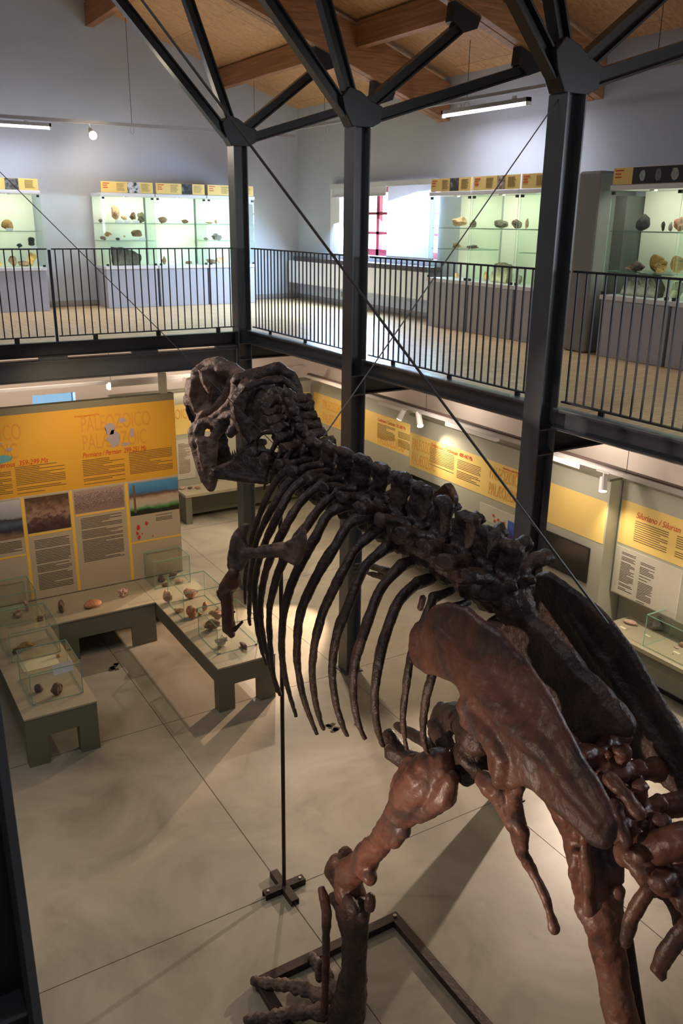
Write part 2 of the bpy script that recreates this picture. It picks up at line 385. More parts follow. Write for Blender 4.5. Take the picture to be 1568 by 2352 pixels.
# ---------------------------------------------------------------- steel frame
def hcol(bm, x0, x1, y0, y1, z0, z1, t=.014):
    box(bm, x0, x0+t, y0, y1, z0, z1); box(bm, x1-t, x1, y0, y1, z0, z1)
    ym = (y0+y1)/2; box(bm, x0+t, x1-t, ym-.006, ym+.006, z0, z1)
def bar(bm, p, q, wd, ht):
    """I shaped strut in the XZ plane"""
    p, q = Vector(p), Vector(q); d = (q-p).normalized(); s = Vector((0, 1, 0)); n = d.cross(s).normalized()
    for a, b_, hw, hh in ((ht/2-.008, 0, wd/2, .009), (-ht/2+.008, 0, wd/2, .009), (0, 0, .012, ht/2-.01)):
        c0 = [p+n*a+s*sx*hw+n*sn*hh for sx, sn in ((-1,-1),(1,-1),(1,1),(-1,1))]
        c1 = [q+n*a+s*sx*hw+n*sn*hh for sx, sn in ((-1,-1),(1,-1),(1,1),(-1,1))]
        v = [bm.verts.new(c) for c in c0+c1]
        for f in ((3,2,1,0),(4,5,6,7),(0,1,5,4),(1,2,6,5),(2,3,7,6),(3,0,4,7)): bm.faces.new([v[j] for j in f])
    return bm
def rafz(x): return 7.73-.345*(x-6.13)
cols = [(11.14, 11.34, 'dark steel column at the inner corner of the gallery, behind the skull'),
        (8.14, 8.34, 'middle dark steel column of the row, standing behind the ribs'),
        (5.14, 5.34, 'nearest and largest dark steel column, behind the hip bones')]
for y0, y1, lab in cols:
    ym = (y0+y1)/2
    c = thing('steel_column', lab, 'column', (5.17, ym, 0), 'tree-headed steel columns')
    bm = B(); hcol(bm, 5.07, 5.27, y0, y1, 0.015, 6.37); obj('shaft', bm, M['steel'], c)
    obj('foot_plate', bx(5.04, 5.30, y0-.03, y1+.03, 0, .015), M['steel'], c)
    bm = B()
    for z in (3.56, 3.78): box(bm, 5.084, 5.256, y0+.002, y1-.002, z, z+.012)
    obj('stiffener_plates', bm, M['steel'], c)
    bm = B(); plate(bm, [(5.05, ym, 6.37), (5.30, ym, 6.37), (5.40, ym, 6.42), (5.42, ym, 6.58), (5.27, ym, 6.63), (5.16, ym, 6.70), (5.02, ym, 6.74), (4.93, ym, 6.64), (4.96, ym, 6.52)], (0, .17, 0))
    obj('head', bm, M['steel_dark'], c, bevel=.008)
    for p, q in (((5.3, ym, 6.46), (7.45, ym, 7.12)), ((5.25, ym, 6.56), (6.50, ym, 7.48)), ((5.10, ym, 6.58), (4.47, ym, 8.22)), ((5.02, ym, 6.50), (2.93, ym, 8.70))):
        obj('strut', bar(B(), p, q, .11, .12), M['steel_dark'], c)
    for x in (7.48, 6.52):
        bm = B(); z = rafz(x)
        plate(bm, [(x-.20, ym, rafz(x-.2)), (x+.16, ym, rafz(x+.16)), (x+.12, ym, z-.16), (x-.06, ym, z-.22), (x-.22, ym, z-.12)], (0, .13, 0))
        obj('bearing_plate', bm, M['black'], c)
# rafters in line with the columns, split glulam pairs
for ym, lab in ((11.24, 'farthest glulam rafter, above the corner column'), (8.24, 'middle glulam rafter running down to the right wall'), (5.24, 'nearest glulam rafter at the top right, in shadow')):
    r = thing('roof_rafter', lab, 'rafter', (5, ym, 7.7), 'glulam roof rafters')
    for s in (-1, 1):
        bm = B(); y0 = ym+s*.065
        plate(bm, [(1.0, y0, rafz(1.0)), (8.59, y0, rafz(8.59)), (8.59, y0, min(soffit(8.59), rafz(8.59)+.50)), (1.0, y0, soffit(1.0)-.002)], (0, .115, 0))
        obj('timber', bm, M['glulam'], r, bevel=.004)
    bm = B(); plate(bm, [(1.0, ym, rafz(1.0)+.03), (8.55, ym, rafz(8.55)+.03), (8.55, ym, rafz(8.55)+.4), (1.0, ym, soffit(1.0)-.05)], (0, .012, 0))
    obj('steel_flitch', bm, M['black'], r)
# purlins
for px, zb in ((7.0, 7.70), (4.68, 8.46)):
    for y0, y1, w_ in ((11.37, 15.89, 'far'), (8.37, 11.11, 'middle'), (5.37, 8.11, 'near')):
        bm = B(); plate(bm, [(px, y0, zb), (px, y1, zb), (px, y1, soffit(px)-.01), (px, y0, soffit(px)-.01)], (.14, 0, 0))
        o = obj('roof_purlin', bm, M['glulam'], None, bevel=.006)
        tag(o, '%s %s purlin of brown timber under the plywood roof' % (w_, 'lower' if px > 5 else 'upper'), 'purlin', 'roof purlins')

# gallery edge beams
def ibeam(bm, a0, a1, zb, zt, c, axis, wd=.1, t=.016):
    for u0, u1, z0, z1 in ((c-wd/2, c+wd/2, zb, zb+t), (c-wd/2, c+wd/2, zt-t, zt), (c-.006+.02, c+.006+.02, zb+t, zt-t)):
        if axis == 'x': box(bm, a0, a1, u0, u1, z0, z1)
        else: box(bm, u0, u1, a0, a1, z0, z1)
    return bm
for y0, y1, lab in ((8.35, 11.13, 'edge beam of the right gallery between the corner and middle columns'), (5.35, 8.13, 'edge beam of the right gallery between the middle and nearest columns'), (2.2, 5.13, 'edge beam of the right gallery at the right border, past the nearest column')):
    o = thing('gallery_edge_beam', lab, 'beam', (5.24, (y0+y1)/2, 3.8), 'steel gallery beams')
    obj('web_and_flanges', ibeam(B(), y0, y1, 3.80, 3.965, 5.235, 'y', .075), M['steel'], o)
    obj('cap_strip', bx(5.20, 5.30, y0, y1, 3.965, 3.975), M['tread'], o)
o = thing('gallery_edge_beam', 'black upper edge beam under the railing of the back gallery', 'beam', (2, 11.25, 3.8), 'steel gallery beams')
obj('web_and_flanges', ibeam(B(), -4, 5.06, 3.775, 3.955, 11.24, 'x', .08), M['black'], o)
o = thing('gallery_beam', 'deep grey-green beam below the upper beam of the back gallery', 'beam', (2, 11.22, 3.6), 'steel gallery beams')
obj('web_and_flanges', ibeam(B(), -4, 5.06, 3.475, 3.735, 11.20, 'x', .10), M['steel'], o)
bm = B()
for x in (-1.5, .3, 1.2, 2.35, 3.55, 4.75): box(bm, x, x+.35, 11.18, 11.26, 3.735, 3.775)
obj('spacer_blocks', bm, M['steel'], o)
for ym, w_ in ((11.24, 'at the corner column'), (8.24, 'at the middle column'), (5.24, 'at the nearest column')):
    o = obj('gallery_cross_beam', ibeam(B(), 5.28, 8.59, 3.56, 3.795, ym, 'x', .12), M['black'])  # black colour stands in for the shade on these beams
    tag(o, 'dark cross beam under the gallery running to the right wall %s' % w_, 'beam', 'cross beams under the gallery')

# railings
def railing(axis, a0, a1, c, posts, lab):
    r = thing('gallery_railing', lab, 'railing', (c, (a0+a1)/2, 4.0) if axis == 'y' else ((a0+a1)/2, c, 4.0), 'gallery railings')
    def bb(bm, u0, u1, v0, v1, z0, z1):
        if axis == 'y': box(bm, c+v0, c+v1, u0, u1, z0, z1)
        else: box(bm, u0, u1, c+v0, c+v1, z0, z1)
    bm = B(); bb(bm, a0, a1, -.020, .020, 5.070, 5.086); obj('top_rail', bm, M['rail'], r)
    bm = B(); bb(bm, a0, a1, -.018, .018, 4.012, 4.026); obj('bottom_rail', bm, M['rail'], r)
    for p in posts:
        if a0 < p < a1:
            bm = B(); bb(bm, p-.03, p+.03, -.008, .008, 3.93, 4.02); obj('bracket', bm, M['rail'], r)
    n = int((a1-a0-.06)/.0975)
    bs = []
    for i in range(n+1):
        u = a0+.04+i*.0975
        bm = B(); bb(bm, u-.0065, u+.0065, -.0065, .0065, 4.026, 5.07); bs.append(obj('baluster', bm, M['rail'], r))
    return r
feet = [1.73+.985*i for i in range(11)]
railing('y', 8.36, 11.12, 5.295, feet, 'dark baluster railing from the corner column to the middle column')
railing('y', 5.36, 8.12, 5.295, feet, 'dark baluster railing from the middle column to the nearest column')
railing('y', 2.6, 5.12, 5.295, feet, 'dark baluster railing at the right border, past the nearest column')
railing('x', 2.64, 5.06, 11.27, [3.10, 3.95, 4.82], 'dark baluster railing of the back gallery right of the thick post')
r = railing('x', -.4, 2.58, 11.27, [.25, 1.2, 2.12], 'dark baluster railing of the back gallery left of the thick post')
obj('end_post', bx(2.595, 2.625, 11.255, 11.285, 3.95, 5.07), M['rail'], r)

# near post at the left border
c = thing('steel_column', 'out of focus black steel post at the lower left border', 'column', (0.204,2.200,3.500)[:2]+(0,))
cx, cy = (0.237,2.200,3.548)[:2]
bm = B(); hcol(bm, cx-.22, cx-.005, cy-.1, cy+.1, 0.0, 10.1); obj('shaft', bm, M['black'], c)
bm = B()
for z in (1.2, 2.75, 3.2): box(bm, cx-.2, cx-.02, cy-.098, cy+.098, z, z+.015)
obj('stiffener_plates', bm, M['steel'], c)
bm = B(); box(bm, cx-.005, cx+.02, cy-.1, cy+.1, 0, 10.1); obj('edge_strip', bm, M['steel'], c)

# ================================================================ ROCK MAKER
def rock_mesh(seed, sx, sy, sz, kind='rough', sub=3):
    rg = random.Random(seed); bm = B(); bmesh.ops.create_icosphere(bm, subdivisions=sub, radius=.5)
    o = Vector((rg.uniform(0, 50), rg.uniform(0, 50), rg.uniform(0, 50)))
    cuts = [(Vector((rg.gauss(0, 1), rg.gauss(0, 1), rg.gauss(0, 1))).normalized(), rg.uniform(.27, .42)) for _ in range(7)] if kind != 'smooth' else []
    for v in bm.verts:
        p = v.co.copy()
        for n_, d in cuts:
            k = p.dot(n_)
            if k > d: p -= n_*(k-d)*.9
        if kind == 'smooth': p *= 1+.10*noise.noise(p*2+o)
        elif kind == 'disc': p *= 1+.06*noise.noise(p*6+o); 
        elif kind == 'spiky': p *= 1+.55*noise.noise(p*4+o)+.25*noise.noise(p*9+o)
        else: p *= 1+.28*noise.noise(p*2.6+o)+.12*noise.noise(p*7+o)
        v.co = Vector((p.x*sx, p.y*sy, p.z*sz))
    zm = min(v.co.z for v in bm.verts)
    for v in bm.verts: v.co.z -= zm
    me = bpy.data.meshes.new('rock'); bm.to_mesh(me); bm.free(); return me
RC = {'tan': [(.3, (.30, .17, .09)), (.7, (.55, .36, .20))], 'brown': [(.3, (.09, .055, .035)), (.7, (.22, .14, .09))],
      'black': [(.3, (.010, .011, .010)), (.7, (.045, .048, .042))], 'pink': [(.3, (.36, .22, .16)), (.7, (.62, .44, .36))],
      'orange': [(.3, (.36, .15, .085)), (.7, (.54, .27, .16))], 'grey': [(.3, (.13, .12, .11)), (.7, (.33, .31, .30))],
      'ochre': [(.3, (.22, .12, .035)), (.7, (.46, .29, .10))], 'purple': [(.3, (.09, .055, .055)), (.7, (.20, .12, .12))],
      'olive': [(.3, (.07, .07, .045)), (.7, (.17, .17, .11))], 'white': [(.3, (.45, .38, .30)), (.7, (.75, .68, .58))], 'red': [(.3, (.22, .10, .06)), (.7, (.45, .26, .17))]}
RM = {k: nmat('stone_'+k, v, 14, 6, .75, .3, bump=.4, bscale=40) for k, v in RC.items()}
_rs = [100]
def rock(loc, sx, sy, sz, col, label, kind='rough', rz=0., tilt=0., name='fossil_rock', cat='fossil', group=None, stand=0.):
    _rs[0] += 1
    me = rock_mesh(_rs[0], sx, sy, sz, kind); me.name = name
    for p in me.polygons: p.use_smooth = (kind in ('smooth', 'disc'))
    o = obj(name, me, RM[col]); o.location = (loc[0], loc[1], loc[2]+stand); o.rotation_euler = (0, tilt, rz)
    tag(o, label, cat, group)
    return o

# ================================================================ GALLERY DISPLAY CABINETS
def cab(W, label, loc, rz, signs, dark_gap=True, shelves=(1.42, 1.13), letter='', base_mat=None, group='lit glass display cabinets on the gallery', energy=2.7):
    t = thing('display_cabinet', label, 'cabinet', loc, group); ORG[t] = Vector((0, 0, 0)); t.rotation_euler = (0, 0, rz)
    D = .60
    g = .012
    obj('base', bx(g, W-g, .03, D, 0, .66), base_mat or M['case_base'], t, bevel=.004)
    obj('plinth_top', bx(0, W, 0, D, .66, .71), M['white'], t, bevel=.004)
    obj('back_panel', bx(.01, W-.01, D-.02, D, .71, 1.88), M['case_back'], t)
    obj('top_box', bx(0, W, -.01, D, 1.86, 1.91), M['white'], t, bevel=.004)
    s = obj('header_sign', bx(.02, W-.02, 0, .03, 1.915, 2.09), M['yellow'], t)
    for k, (a, b_, mm) in enumerate(signs):
        obj('sign_picture', bx(a*W, b_*W, -.003, .0, 1.918, 2.087), mm, s)
    tr = lines_mesh([(.05*W, .05*W+l*W, -.003, 0, 2.055-.035*i, 2.068-.035*i) for i, l in enumerate((.12, .08, .09))])
    obj('sign_title', tr, M['red_text'], s)
    rg = random.Random(int(loc[0]*77+loc[1]*31)); rows = []
    for a, b_ in ((.30, .46), (.76, .93)):
        if not any(a < q[1] and b_ > q[0] for q in signs):
            rows += [(a*W, (a+(b_-a)*rg.uniform(.7, 1))*W, -.002, 0, 2.06-.016*i, 2.065-.016*i) for i in range(8)]
    if rows: obj('sign_text', lines_mesh(rows), M['ink2'], s)
    for x in (.004, W-.010): obj('side_glass', bx(x, x+.006, .02, D-.02, .71, 1.86), [M['glass'], M['gedge']], t)
    obj('glass_door', bx(.012, W-.012, .012, .018, .715, 1.855, emi=1), [M['glass'], M['gedge']], t)
    for z in shelves: obj('glass_shelf', bx(.012, W-.012, .05, D-.03, z-.004, z+.004, emi=1), [M['glass'], M['gedge']], t)
    for x in (.02, W-.06):
        for z in (.715, 1.81): obj('hinge', bx(x, x+.04, -.002, .024, z, z+.035), M['black'], t)
    obj('lamp', lines_mesh([(W*.5-.03, W*.5+.03, .1, .16, 1.845, 1.86)]), M['lamp_white'], t)
    for (lx, lz, tz, e, c) in ((W*.5, 1.84, 1.0, energy, (1.0, .97, .82)), (W*.5, .74, 1.6, energy*.5, (.97, 1.0, .70))):
        l = bpy.data.lights.new('cabinet_light', 'AREA'); l.shape = 'RECTANGLE'; l.size = W*.8; l.size_y = .06; l.energy = e; l.color = c
        lo = bpy.data.objects.new('cabinet_light', l); COL.objects.link(lo); lo.parent = t; lo.location = (lx, .10, lz)
        lo.rotation_euler = (Vector((W*.5, D, tz))-Vector((lx, .10, lz))).to_track_quat('-Z', 'Y').to_euler()
    return t
def pic(name, stops, scale=8): return nmat(name, stops, scale, 5, .5)
P_star = pic('picture_starfish', [(.42, (.02, .02, .02)), (.5, (.55, .56, .58)), (.6, (.6, .6, .62))], 14)
P_dark = pic('picture_fossil_on_black', [(.45, (.012, .012, .014)), (.58, (.06, .06, .07)), (.7, (.35, .36, .36))], 11)
P_grey = pic('picture_grey_fossil', [(.4, (.05, .05, .05)), (.6, (.22, .22, .21))], 16)
P_rock = pic('picture_red_rock', [(.4, (.10, .04, .03)), (.55, (.45, .33, .27)), (.7, (.65, .6, .55))], 22)
ZG = ZM+.002
# back wall row left (border) : x right edge 3.47
cab(.95, 'lit display cabinet cut by the left border, under a yellow sign with a grey picture', (2.52, 15.22, ZG), 0, [(.44, .66, P_grey)], shelves=(1.28, 1.0))
# back wall row: three units
cab(.94, 'leftmost unit of the back wall display cabinets, star-shaped fossil picture on its sign', (4.46, 15.22, ZG), 0, [(.50, .73, P_star)])
cab(.94, 'centre unit of the back wall display cabinets, shell picture on its sign', (5.42, 15.22, ZG), 0, [(.52, .73, P_dark)], shelves=(1.42,))
cab(.94, 'right unit of the back wall display cabinets, partly behind the corner column', (6.38, 15.22, ZG), 0, [])
# right wall row: front faces -X
cab(.94, 'display cabinet beside the window blind on the right wall', (8.0, 10.73, ZG), -PI/2, [(.49, .70, P_dark)])
cab(.94, 'display cabinet with a red rock picture on its sign, right wall', (8.0, 9.77, ZG), -PI/2, [(.54, .70, P_rock)], shelves=(1.42,))
cab(.94, 'display cabinet mostly hidden by the nearest column, right wall', (8.0, 8.81, ZG), -PI/2, [])
cab(.98, 'display cabinet at the right border with three crystals pictured on black', (7.95, 7.26, ZG), -PI/2, [(.30, 1.0, mat('picture_black', (.02, .02, .022), .4))], shelves=(1.42, .98), energy=2.4)
cab(.98, 'display cabinet beyond the right border cabinet', (7.95, 6.26, ZG), -PI/2, [], energy=2.4)
sg = [o for o in COL.objects if o.name.startswith('display_cabinet')][7]
sgn = [c for c in sg.children if c.name.startswith('header_sign')][0]
for k_, (cx_, r_, cm) in enumerate(((.44, .050, (.42, .50, .55)), (.66, .055, (.20, .22, .21)), (.87, .060, (.42, .41, .39)))):
    rr = random.Random(50+k_); bm = B()
    plate(bm, [(cx_*.98+r_*.8*rr.uniform(.8, 1.1)*math.cos(a), -.005, 2.002+r_*1.15*rr.uniform(.85, 1.1)*math.sin(a)) for a in [i*PI/6 for i in range(12)]], (0, .003, 0))
    obj('crystal_picture', bm, nmat('picture_crystal_%d' % k_, [(.3, tuple(c*.5 for c in cm)), (.7, cm)], 30, 5, .5), sgn)
# tall grey partition between the cabinets
pt = thing('partition_pier', 'tall dark grey partition pier between the right wall cabinets', 'partition', (8.2, 7.6, ZG))
obj('pier', bx(7.98, 8.59, 7.44, 7.80, ZG, 6.03), mat('pier_grey', (.22, .22, .22), .7), pt, bevel=.03)
obj('recess_panel', bx(8.25, 8.59, 7.27, 7.44, ZG+.25, 5.76), mat('recess_grey', (.11, .11, .11), .7), pt)

def shelf_rocks_back(x0, items):
    """items: dx, shelf z, width, height, colour, label, kind"""
    for dx, z, wd, ht, c, lab, kind in items:
        rock((x0+dx, 15.50, ZG+z+.006), wd, wd*.6, ht, c, lab, kind)
def card(loc, sx, sy, sz, label, group='white label stands in the gallery cabinets'):
    o = obj('label_stand', bx(-sx/2, sx/2, -sy/2, sy/2, 0, sz), M['white']); o.location = loc; tag(o, label, 'stand', group)
S1, S2, S0 = 1.42, 1.13, .71
shelf_rocks_back(4.46, [
 (.05, S1, .07, .07, 'brown', 'small brown fossil at the far left end of the upper shelf, star-sign cabinet', 'rough'),
 (.31, S1+.05, .15, .24, 'tan', 'tall pointed tan fossil on the upper shelf of the star-sign cabinet', 'rough'),
 (.47, S1+.05, .11, .08, 'tan', 'low tan fossil right of the tall pointed one, star-sign cabinet', 'rough'),
 (.62, S1+.05, .11, .15, 'brown', 'brown knobbly fossil on a stand, upper shelf of the star-sign cabinet', 'spiky'),
 (.78, S1, .14, .16, 'olive', 'greenish brown fossil rightmost on the upper shelf, star-sign cabinet', 'spiky'),
 (.07, S2, .12, .08, 'brown', 'dark brown lump at the left end of the lower shelf, star-sign cabinet', 'rough'),
 (.16, S2+.06, .12, .07, 'ochre', 'thin ochre twig-like fossil above the dark lump, star-sign cabinet', 'spiky'),
 (.33, S2, .09, .05, 'black', 'small black stone in the middle of the lower shelf, star-sign cabinet', 'rough'),
 (.45, S2+.05, .04, .04, 'tan', 'tiny tan fossil on a clear stand, lower shelf of the star-sign cabinet', 'rough'),
 (.70, S2+.06, .24, .12, 'brown', 'slab of brown fossil wood right on the lower shelf, star-sign cabinet', 'rough')])
def slab(pts, x, y, z, th, m_, rz, label):
    bm = plate(B(), [(a, 0, b_) for a, b_ in pts], (0, th, 0))
    bmesh.ops.subdivide_edges(bm, edges=bm.edges[:], cuts=3, use_grid_fill=True)
    for v in bm.verts:
        if v.co.z > .02: v.co += Vector((noise.noise(v.co*18), noise.noise(v.co*15+Vector((9, 0, 0))), noise.noise(v.co*17+Vector((0, 7, 0)))))*.02
    o = obj('fossil_slab', bm, RM[m_]); o.location = (x, y, z); o.rotation_euler = (0, 0, rz); tag(o, label, 'fossil'); return o
slab([(.0, .0), (.13, -.0), (.28, .0), (.45, .0), (.50, .10), (.49, .18), (.40, .22), (.32, .26), (.20, .29), (.12, .30), (-.02, .31), (.01, .15)], 4.46+.22, 15.5, ZG+S0+.004, .10, 'black', 0, 'large black slab on the bottom of the star-sign cabinet')
shelf_rocks_back(5.42, [
 (.20, S1, .19, .10, 'brown', 'brown fossil left on the only shelf of the centre cabinet', 'rough'),
 (.63, S1, .13, .07, 'brown', 'small curved brown fossil right on the shelf of the centre cabinet', 'rough'),
 (.20, S0, .10, .13, 'brown', 'upright brown fossil at the bottom left of the centre cabinet', 'rough'),
 (.68, S0, .15, .06, 'brown', 'low dark fossil at the bottom right of the centre cabinet', 'rough')])
shelf_rocks_back(6.38, [
 (.14, S1, .14, .04, 'tan', 'flat pale fossil on the upper shelf of the cabinet behind the corner column', 'rough'),
 (.28, S1, .07, .08, 'tan', 'small pale knob on the upper shelf of the cabinet behind the corner column', 'rough'),
 (.07, S2, .09, .06, 'brown', 'brown bit at the left of the lower shelf, cabinet behind the corner column', 'rough'),
 (.28, S2, .24, .10, 'grey', 'grey fossil heap on the lower shelf, cabinet behind the corner column', 'spiky'),
 (.16, S0, .20, .08, 'brown', 'brown fossils on the bottom left of the cabinet behind the corner column', 'spiky'),
 (.36, S0, .20, .13, 'pink', 'pinkish fossil on the bottom beside the corner column', 'spiky')])
T1, T2 = 1.28, 1.0
shelf_rocks_back(2.52, [
 (.24, T1+.05, .08, .05, 'black', 'small black fossil left of the round ammonite, left border cabinet', 'rough'),
 (.17, T2, .10, .14, 'black', 'leaning black fossil on the lower shelf of the left border cabinet', 'rough'),
 (.60, T2, .09, .07, 'black', 'small dark fossil in the middle of the lower shelf, left border cabinet', 'spiky'),
 (.80, T2+.04, .15, .13, 'black', 'dark pointed fossil on the lower shelf right, left border cabinet', 'rough'),
 (.22, S0, .14, .09, 'ochre', 'low ochre fossil at the bottom of the left border cabinet', 'rough'),
 (.47, S0, .15, .16, 'brown', 'brown shell fossil at the bottom centre of the left border cabinet', 'rough'),
 (.65, S0, .20, .12, 'brown', 'slanting dark banded fossil at the bottom of the left border cabinet', 'rough'),
 (.78, S0, .15, .25, 'ochre', 'tall pale ochre slab at the bottom right of the left border cabinet', 'rough')])
am = rock((2.52+.44, 15.48, ZG+T1+.006), .20, .06, .20, 'ochre', 'round ochre ammonite standing on the upper shelf of the left border cabinet', 'disc', name='ammonite')
for x, z, l in ((2.52+.44, ZG+T1+.005, 'under the ammonite'), (2.52+.24, ZG+T1+.005, 'under the small black fossil'), (2.52+.80, ZG+T2+.005, 'under the dark pointed fossil')):
    card((x, 15.36, z), .10, .03, .045, 'white label stand %s in the left border cabinet' % l)
for x, z, l in ((4.46+.33, S1, 'in front of the tall pointed tan fossil'), (4.46+.48, S1, 'in front of the low tan fossil'), (4.46+.64, S1, 'in front of the knobbly fossil'), (4.46+.74, S2, 'under the fossil wood slab')):
    card((x, 15.38, ZG+z+.005), .11, .03, .045, 'white label stand %s, star-sign cabinet' % l)
def shelf_rocks_right(y0, items, x=8.28):
    for dy, z, wd, ht, c, lab, kind in items:
        rock((x, y0-dy, ZG+z+.006), wd*.6, wd, ht, c, lab, kind)
shelf_rocks_right(10.73, [
 (.38, S1+.02, .28, .14, 'tan', 'domed tan fossil on the upper shelf of the cabinet beside the blind', 'rough'),
 (.68, S1, .12, .11, 'brown', 'small brown fossil right on the upper shelf beside the blind cabinet', 'rough'),
 (.32, S2, .18, .08, 'ochre', 'branching ochre fossil on the lower shelf, cabinet beside the blind', 'spiky'),
 (.70, S2, .20, .06, 'brown', 'slanting brown fossil on the lower shelf, cabinet beside the blind', 'spiky'),
 (.36, S0, .12, .07, 'tan', 'little tan fossil on the bottom of the cabinet beside the blind', 'rough')])
shelf_rocks_right(9.77, [
 (.36, S1, .26, .13, 'olive', 'olive brown fossil left on the shelf of the red-rock-sign cabinet', 'rough'),
 (.66, S1, .18, .14, 'brown', 'pointed brown fossil right on the shelf of the red-rock-sign cabinet', 'rough'),
 (.86, S1, .06, .13, 'tan', 'narrow tan fossil at the end of the shelf, red-rock-sign cabinet', 'rough'),
 (.12, S0, .10, .14, 'ochre', 'ochre fossil beside the large grey block, red-rock-sign cabinet', 'rough'),
 (.80, S0, .12, .10, 'grey', 'grey stone on the bottom right of the red-rock-sign cabinet', 'rough')], 8.25)
slab([(0, 0), (.17, 0), (.33, 0), (.34, .12), (.33, .25), (.16, .26), (.06, .24), (.02, .12)], 8.25, 9.77-.26, ZG+S0+.006, .10, 'olive', -PI/2, 'large olive grey block on the bottom of the red-rock-sign cabinet')
slab([(0, 0), (.2, 0), (.50, 0), (.53, .08), (.44, .24), (.25, .25), (.08, .22)], 8.2, 7.26-.14, ZG+S0+.006, .14, 'black', -PI/2, 'large dark green block on the bottom shelf at the right border')
shelf_rocks_right(8.81, [(.22, S0, .14, .06, 'black', 'low black stone on the bottom of the cabinet behind the nearest column', 'rough'), (.75, S0, .2, .2, 'grey', 'grey block beside the pier in the cabinet behind the nearest column', 'rough')])
shelf_rocks_right(7.26, [
 (.30, S1, .18, .20, 'black', 'black green mineral block on the upper shelf at the right border', 'rough'),
 (.58, S1, .05, .12, 'black', 'thin upright black fossil on the upper shelf at the right border', 'rough'),
 (.68, S1, .06, .10, 'grey', 'small grey cone on the upper shelf at the right border', 'rough'),
 (.80, S1, .13, .15, 'orange', 'orange and grey crystal on the upper shelf at the right border', 'spiky'),
 (.93, S1, .08, .07, 'ochre', 'ochre crumb at the end of the upper shelf, right border', 'rough'),
 (.30, .98, .18, .12, 'purple', 'purple brown stone on the lower shelf at the right border', 'rough'),
 (.62, .98, .17, .11, 'ochre', 'branching ochre crystal in front of the pale disc, right border', 'spiky'),
 (.20, .98, .14, .06, 'red', 'flat reddish crystal at the left of the lower shelf, right border', 'spiky'),
 (.88, S0, .2, .2, 'olive', 'olive stone at the bottom corner of the right border cabinet', 'rough')], 8.2)
rock((8.28, 7.26-.50, ZG+.986), .06, .22, .22, 'ochre', 'pale ochre disc standing on the lower shelf at the right border', 'disc', name='mineral_disc')
rock((8.26, 7.26-.80, ZG+.986), .08, .22, .20, 'ochre', 'brown fan-shaped mineral rightmost on the lower shelf at the right border', 'disc', name='mineral_fan')

# ================================================================ UPPER LIGHTING
t = thing('lighting_track', 'long grey suspended lighting track along the back gallery wall', 'track', (2, 14.9, 6.9), 'suspended lighting tracks')
obj('rail', bx(-3, 8.0, 14.86, 14.93, 6.88, 6.93), M['track'], t)
for x in (-.5, 4.97, 7.2): obj('suspension_wire', tube(B(), [(x, 14.9, 6.93), (x, 14.9, min(soffit(x), 12))], .004, 6), M['black'], t)
obj('cable_loop', tube(B(), [(4.97+.03*math.cos(a), 14.9, 6.83+.06*math.sin(a)) for a in [i*PI/6 for i in range(13)]], .004, 5), M['track'], t)
t = thing('lighting_track', 'grey suspended lighting track along the right gallery wall, above the window', 'track', (7.95, 10, 6.95), 'suspended lighting tracks')
obj('rail', bx(7.9, 7.96, 3, 14.86, 6.99, 7.03), M['track'], t)
for y in (13.7, 9.9, 6.8): obj('suspension_wire', tube(B(), [(7.93, y, 7.03), (7.93, y, soffit(7.93))], .004, 6), M['black'], t)
for y in (9.9, 13.6): obj('cable_loop', tube(B(), [(7.93, y+.06*math.cos(a), 6.91+.07*math.sin(a)) for a in [i*PI/6 for i in range(13)]], .004, 5), M['track'], t)
def tubelamp(axis, a0, a1, c, z, lab, e):
    t = thing('fluorescent_lamp', lab, 'lamp', ((a0+a1)/2, c, z) if axis == 'x' else (c, (a0+a1)/2, z), 'fluorescent lamps hung on the tracks')
    def bb(u0, u1, v0, v1, z0, z1): return bx(u0, u1, c+v0, c+v1, z0, z1) if axis == 'x' else bx(c+v0, c+v1, u0, u1, z0, z1)
    obj('housing', bb(a0, a1, -.03, .03, z+.02, z+.07), M['track'], t)
    bm = tube(B(), [(a0+.02, c, z), (a1-.02, c, z)] if axis == 'x' else [(c, a0+.02, z), (c, a1-.02, z)], .018, 10); obj('tube', bm, M['tube'], t)
    for u in (a0, a1-.03): obj('end_cap', bb(u, u+.03, -.03, .03, z-.025, z+.07), M['lamp_white'], t)
    for u in (a0+.25, a1-.4): obj('clip', bb(u, u+.06, -.015, .015, z+.07, z+.11), M['lamp_white'], t)
    area('fluorescent_light', ((a0+a1)/2, c, z-.04) if axis == 'x' else (c, (a0+a1)/2, z-.04), ((a0+a1)/2, c, 0) if axis == 'x' else (c, (a0+a1)/2, 0), (a1-a0) if axis == 'x' else .05, e, (.92, .93, 1.0), .05 if axis == 'x' else (a1-a0))
tubelamp('x', 2.05, 3.66, 14.9, 6.78, 'glowing fluorescent lamp at the left border on the back track', 14)
tubelamp('y', 8.65, 10.38, 7.9, 6.84, 'glowing fluorescent lamp hung left of the nearest column', 14)
t = thing('spotlight', 'bright warm halogen spotlight under the back wall track', 'spotlight', (4.33, 14.8, 6.72))
bp = (4.266,14.720,6.698)
obj('housing', tube(B(), [(bp[0], 14.88, bp[2]+.10), (bp[0], 14.76, bp[2]+.02)], [.03, .05], 12), M['lamp_white'], t)
obj('stem', tube(B(), [(bp[0], 14.89, bp[2]+.06), (bp[0], 14.895, 6.885)], .012, 8), M['lamp_white'], t)
obj('bulb', ell(B(), (bp[0], 14.73, bp[2]), (.06, .03, .06)), M['bulb'], t, smooth=True)
area('halogen_light', (bp[0], 14.70, bp[2]-.02), (2.6, 8.0, 2.0), .08, 16, (1.0, .80, .58))
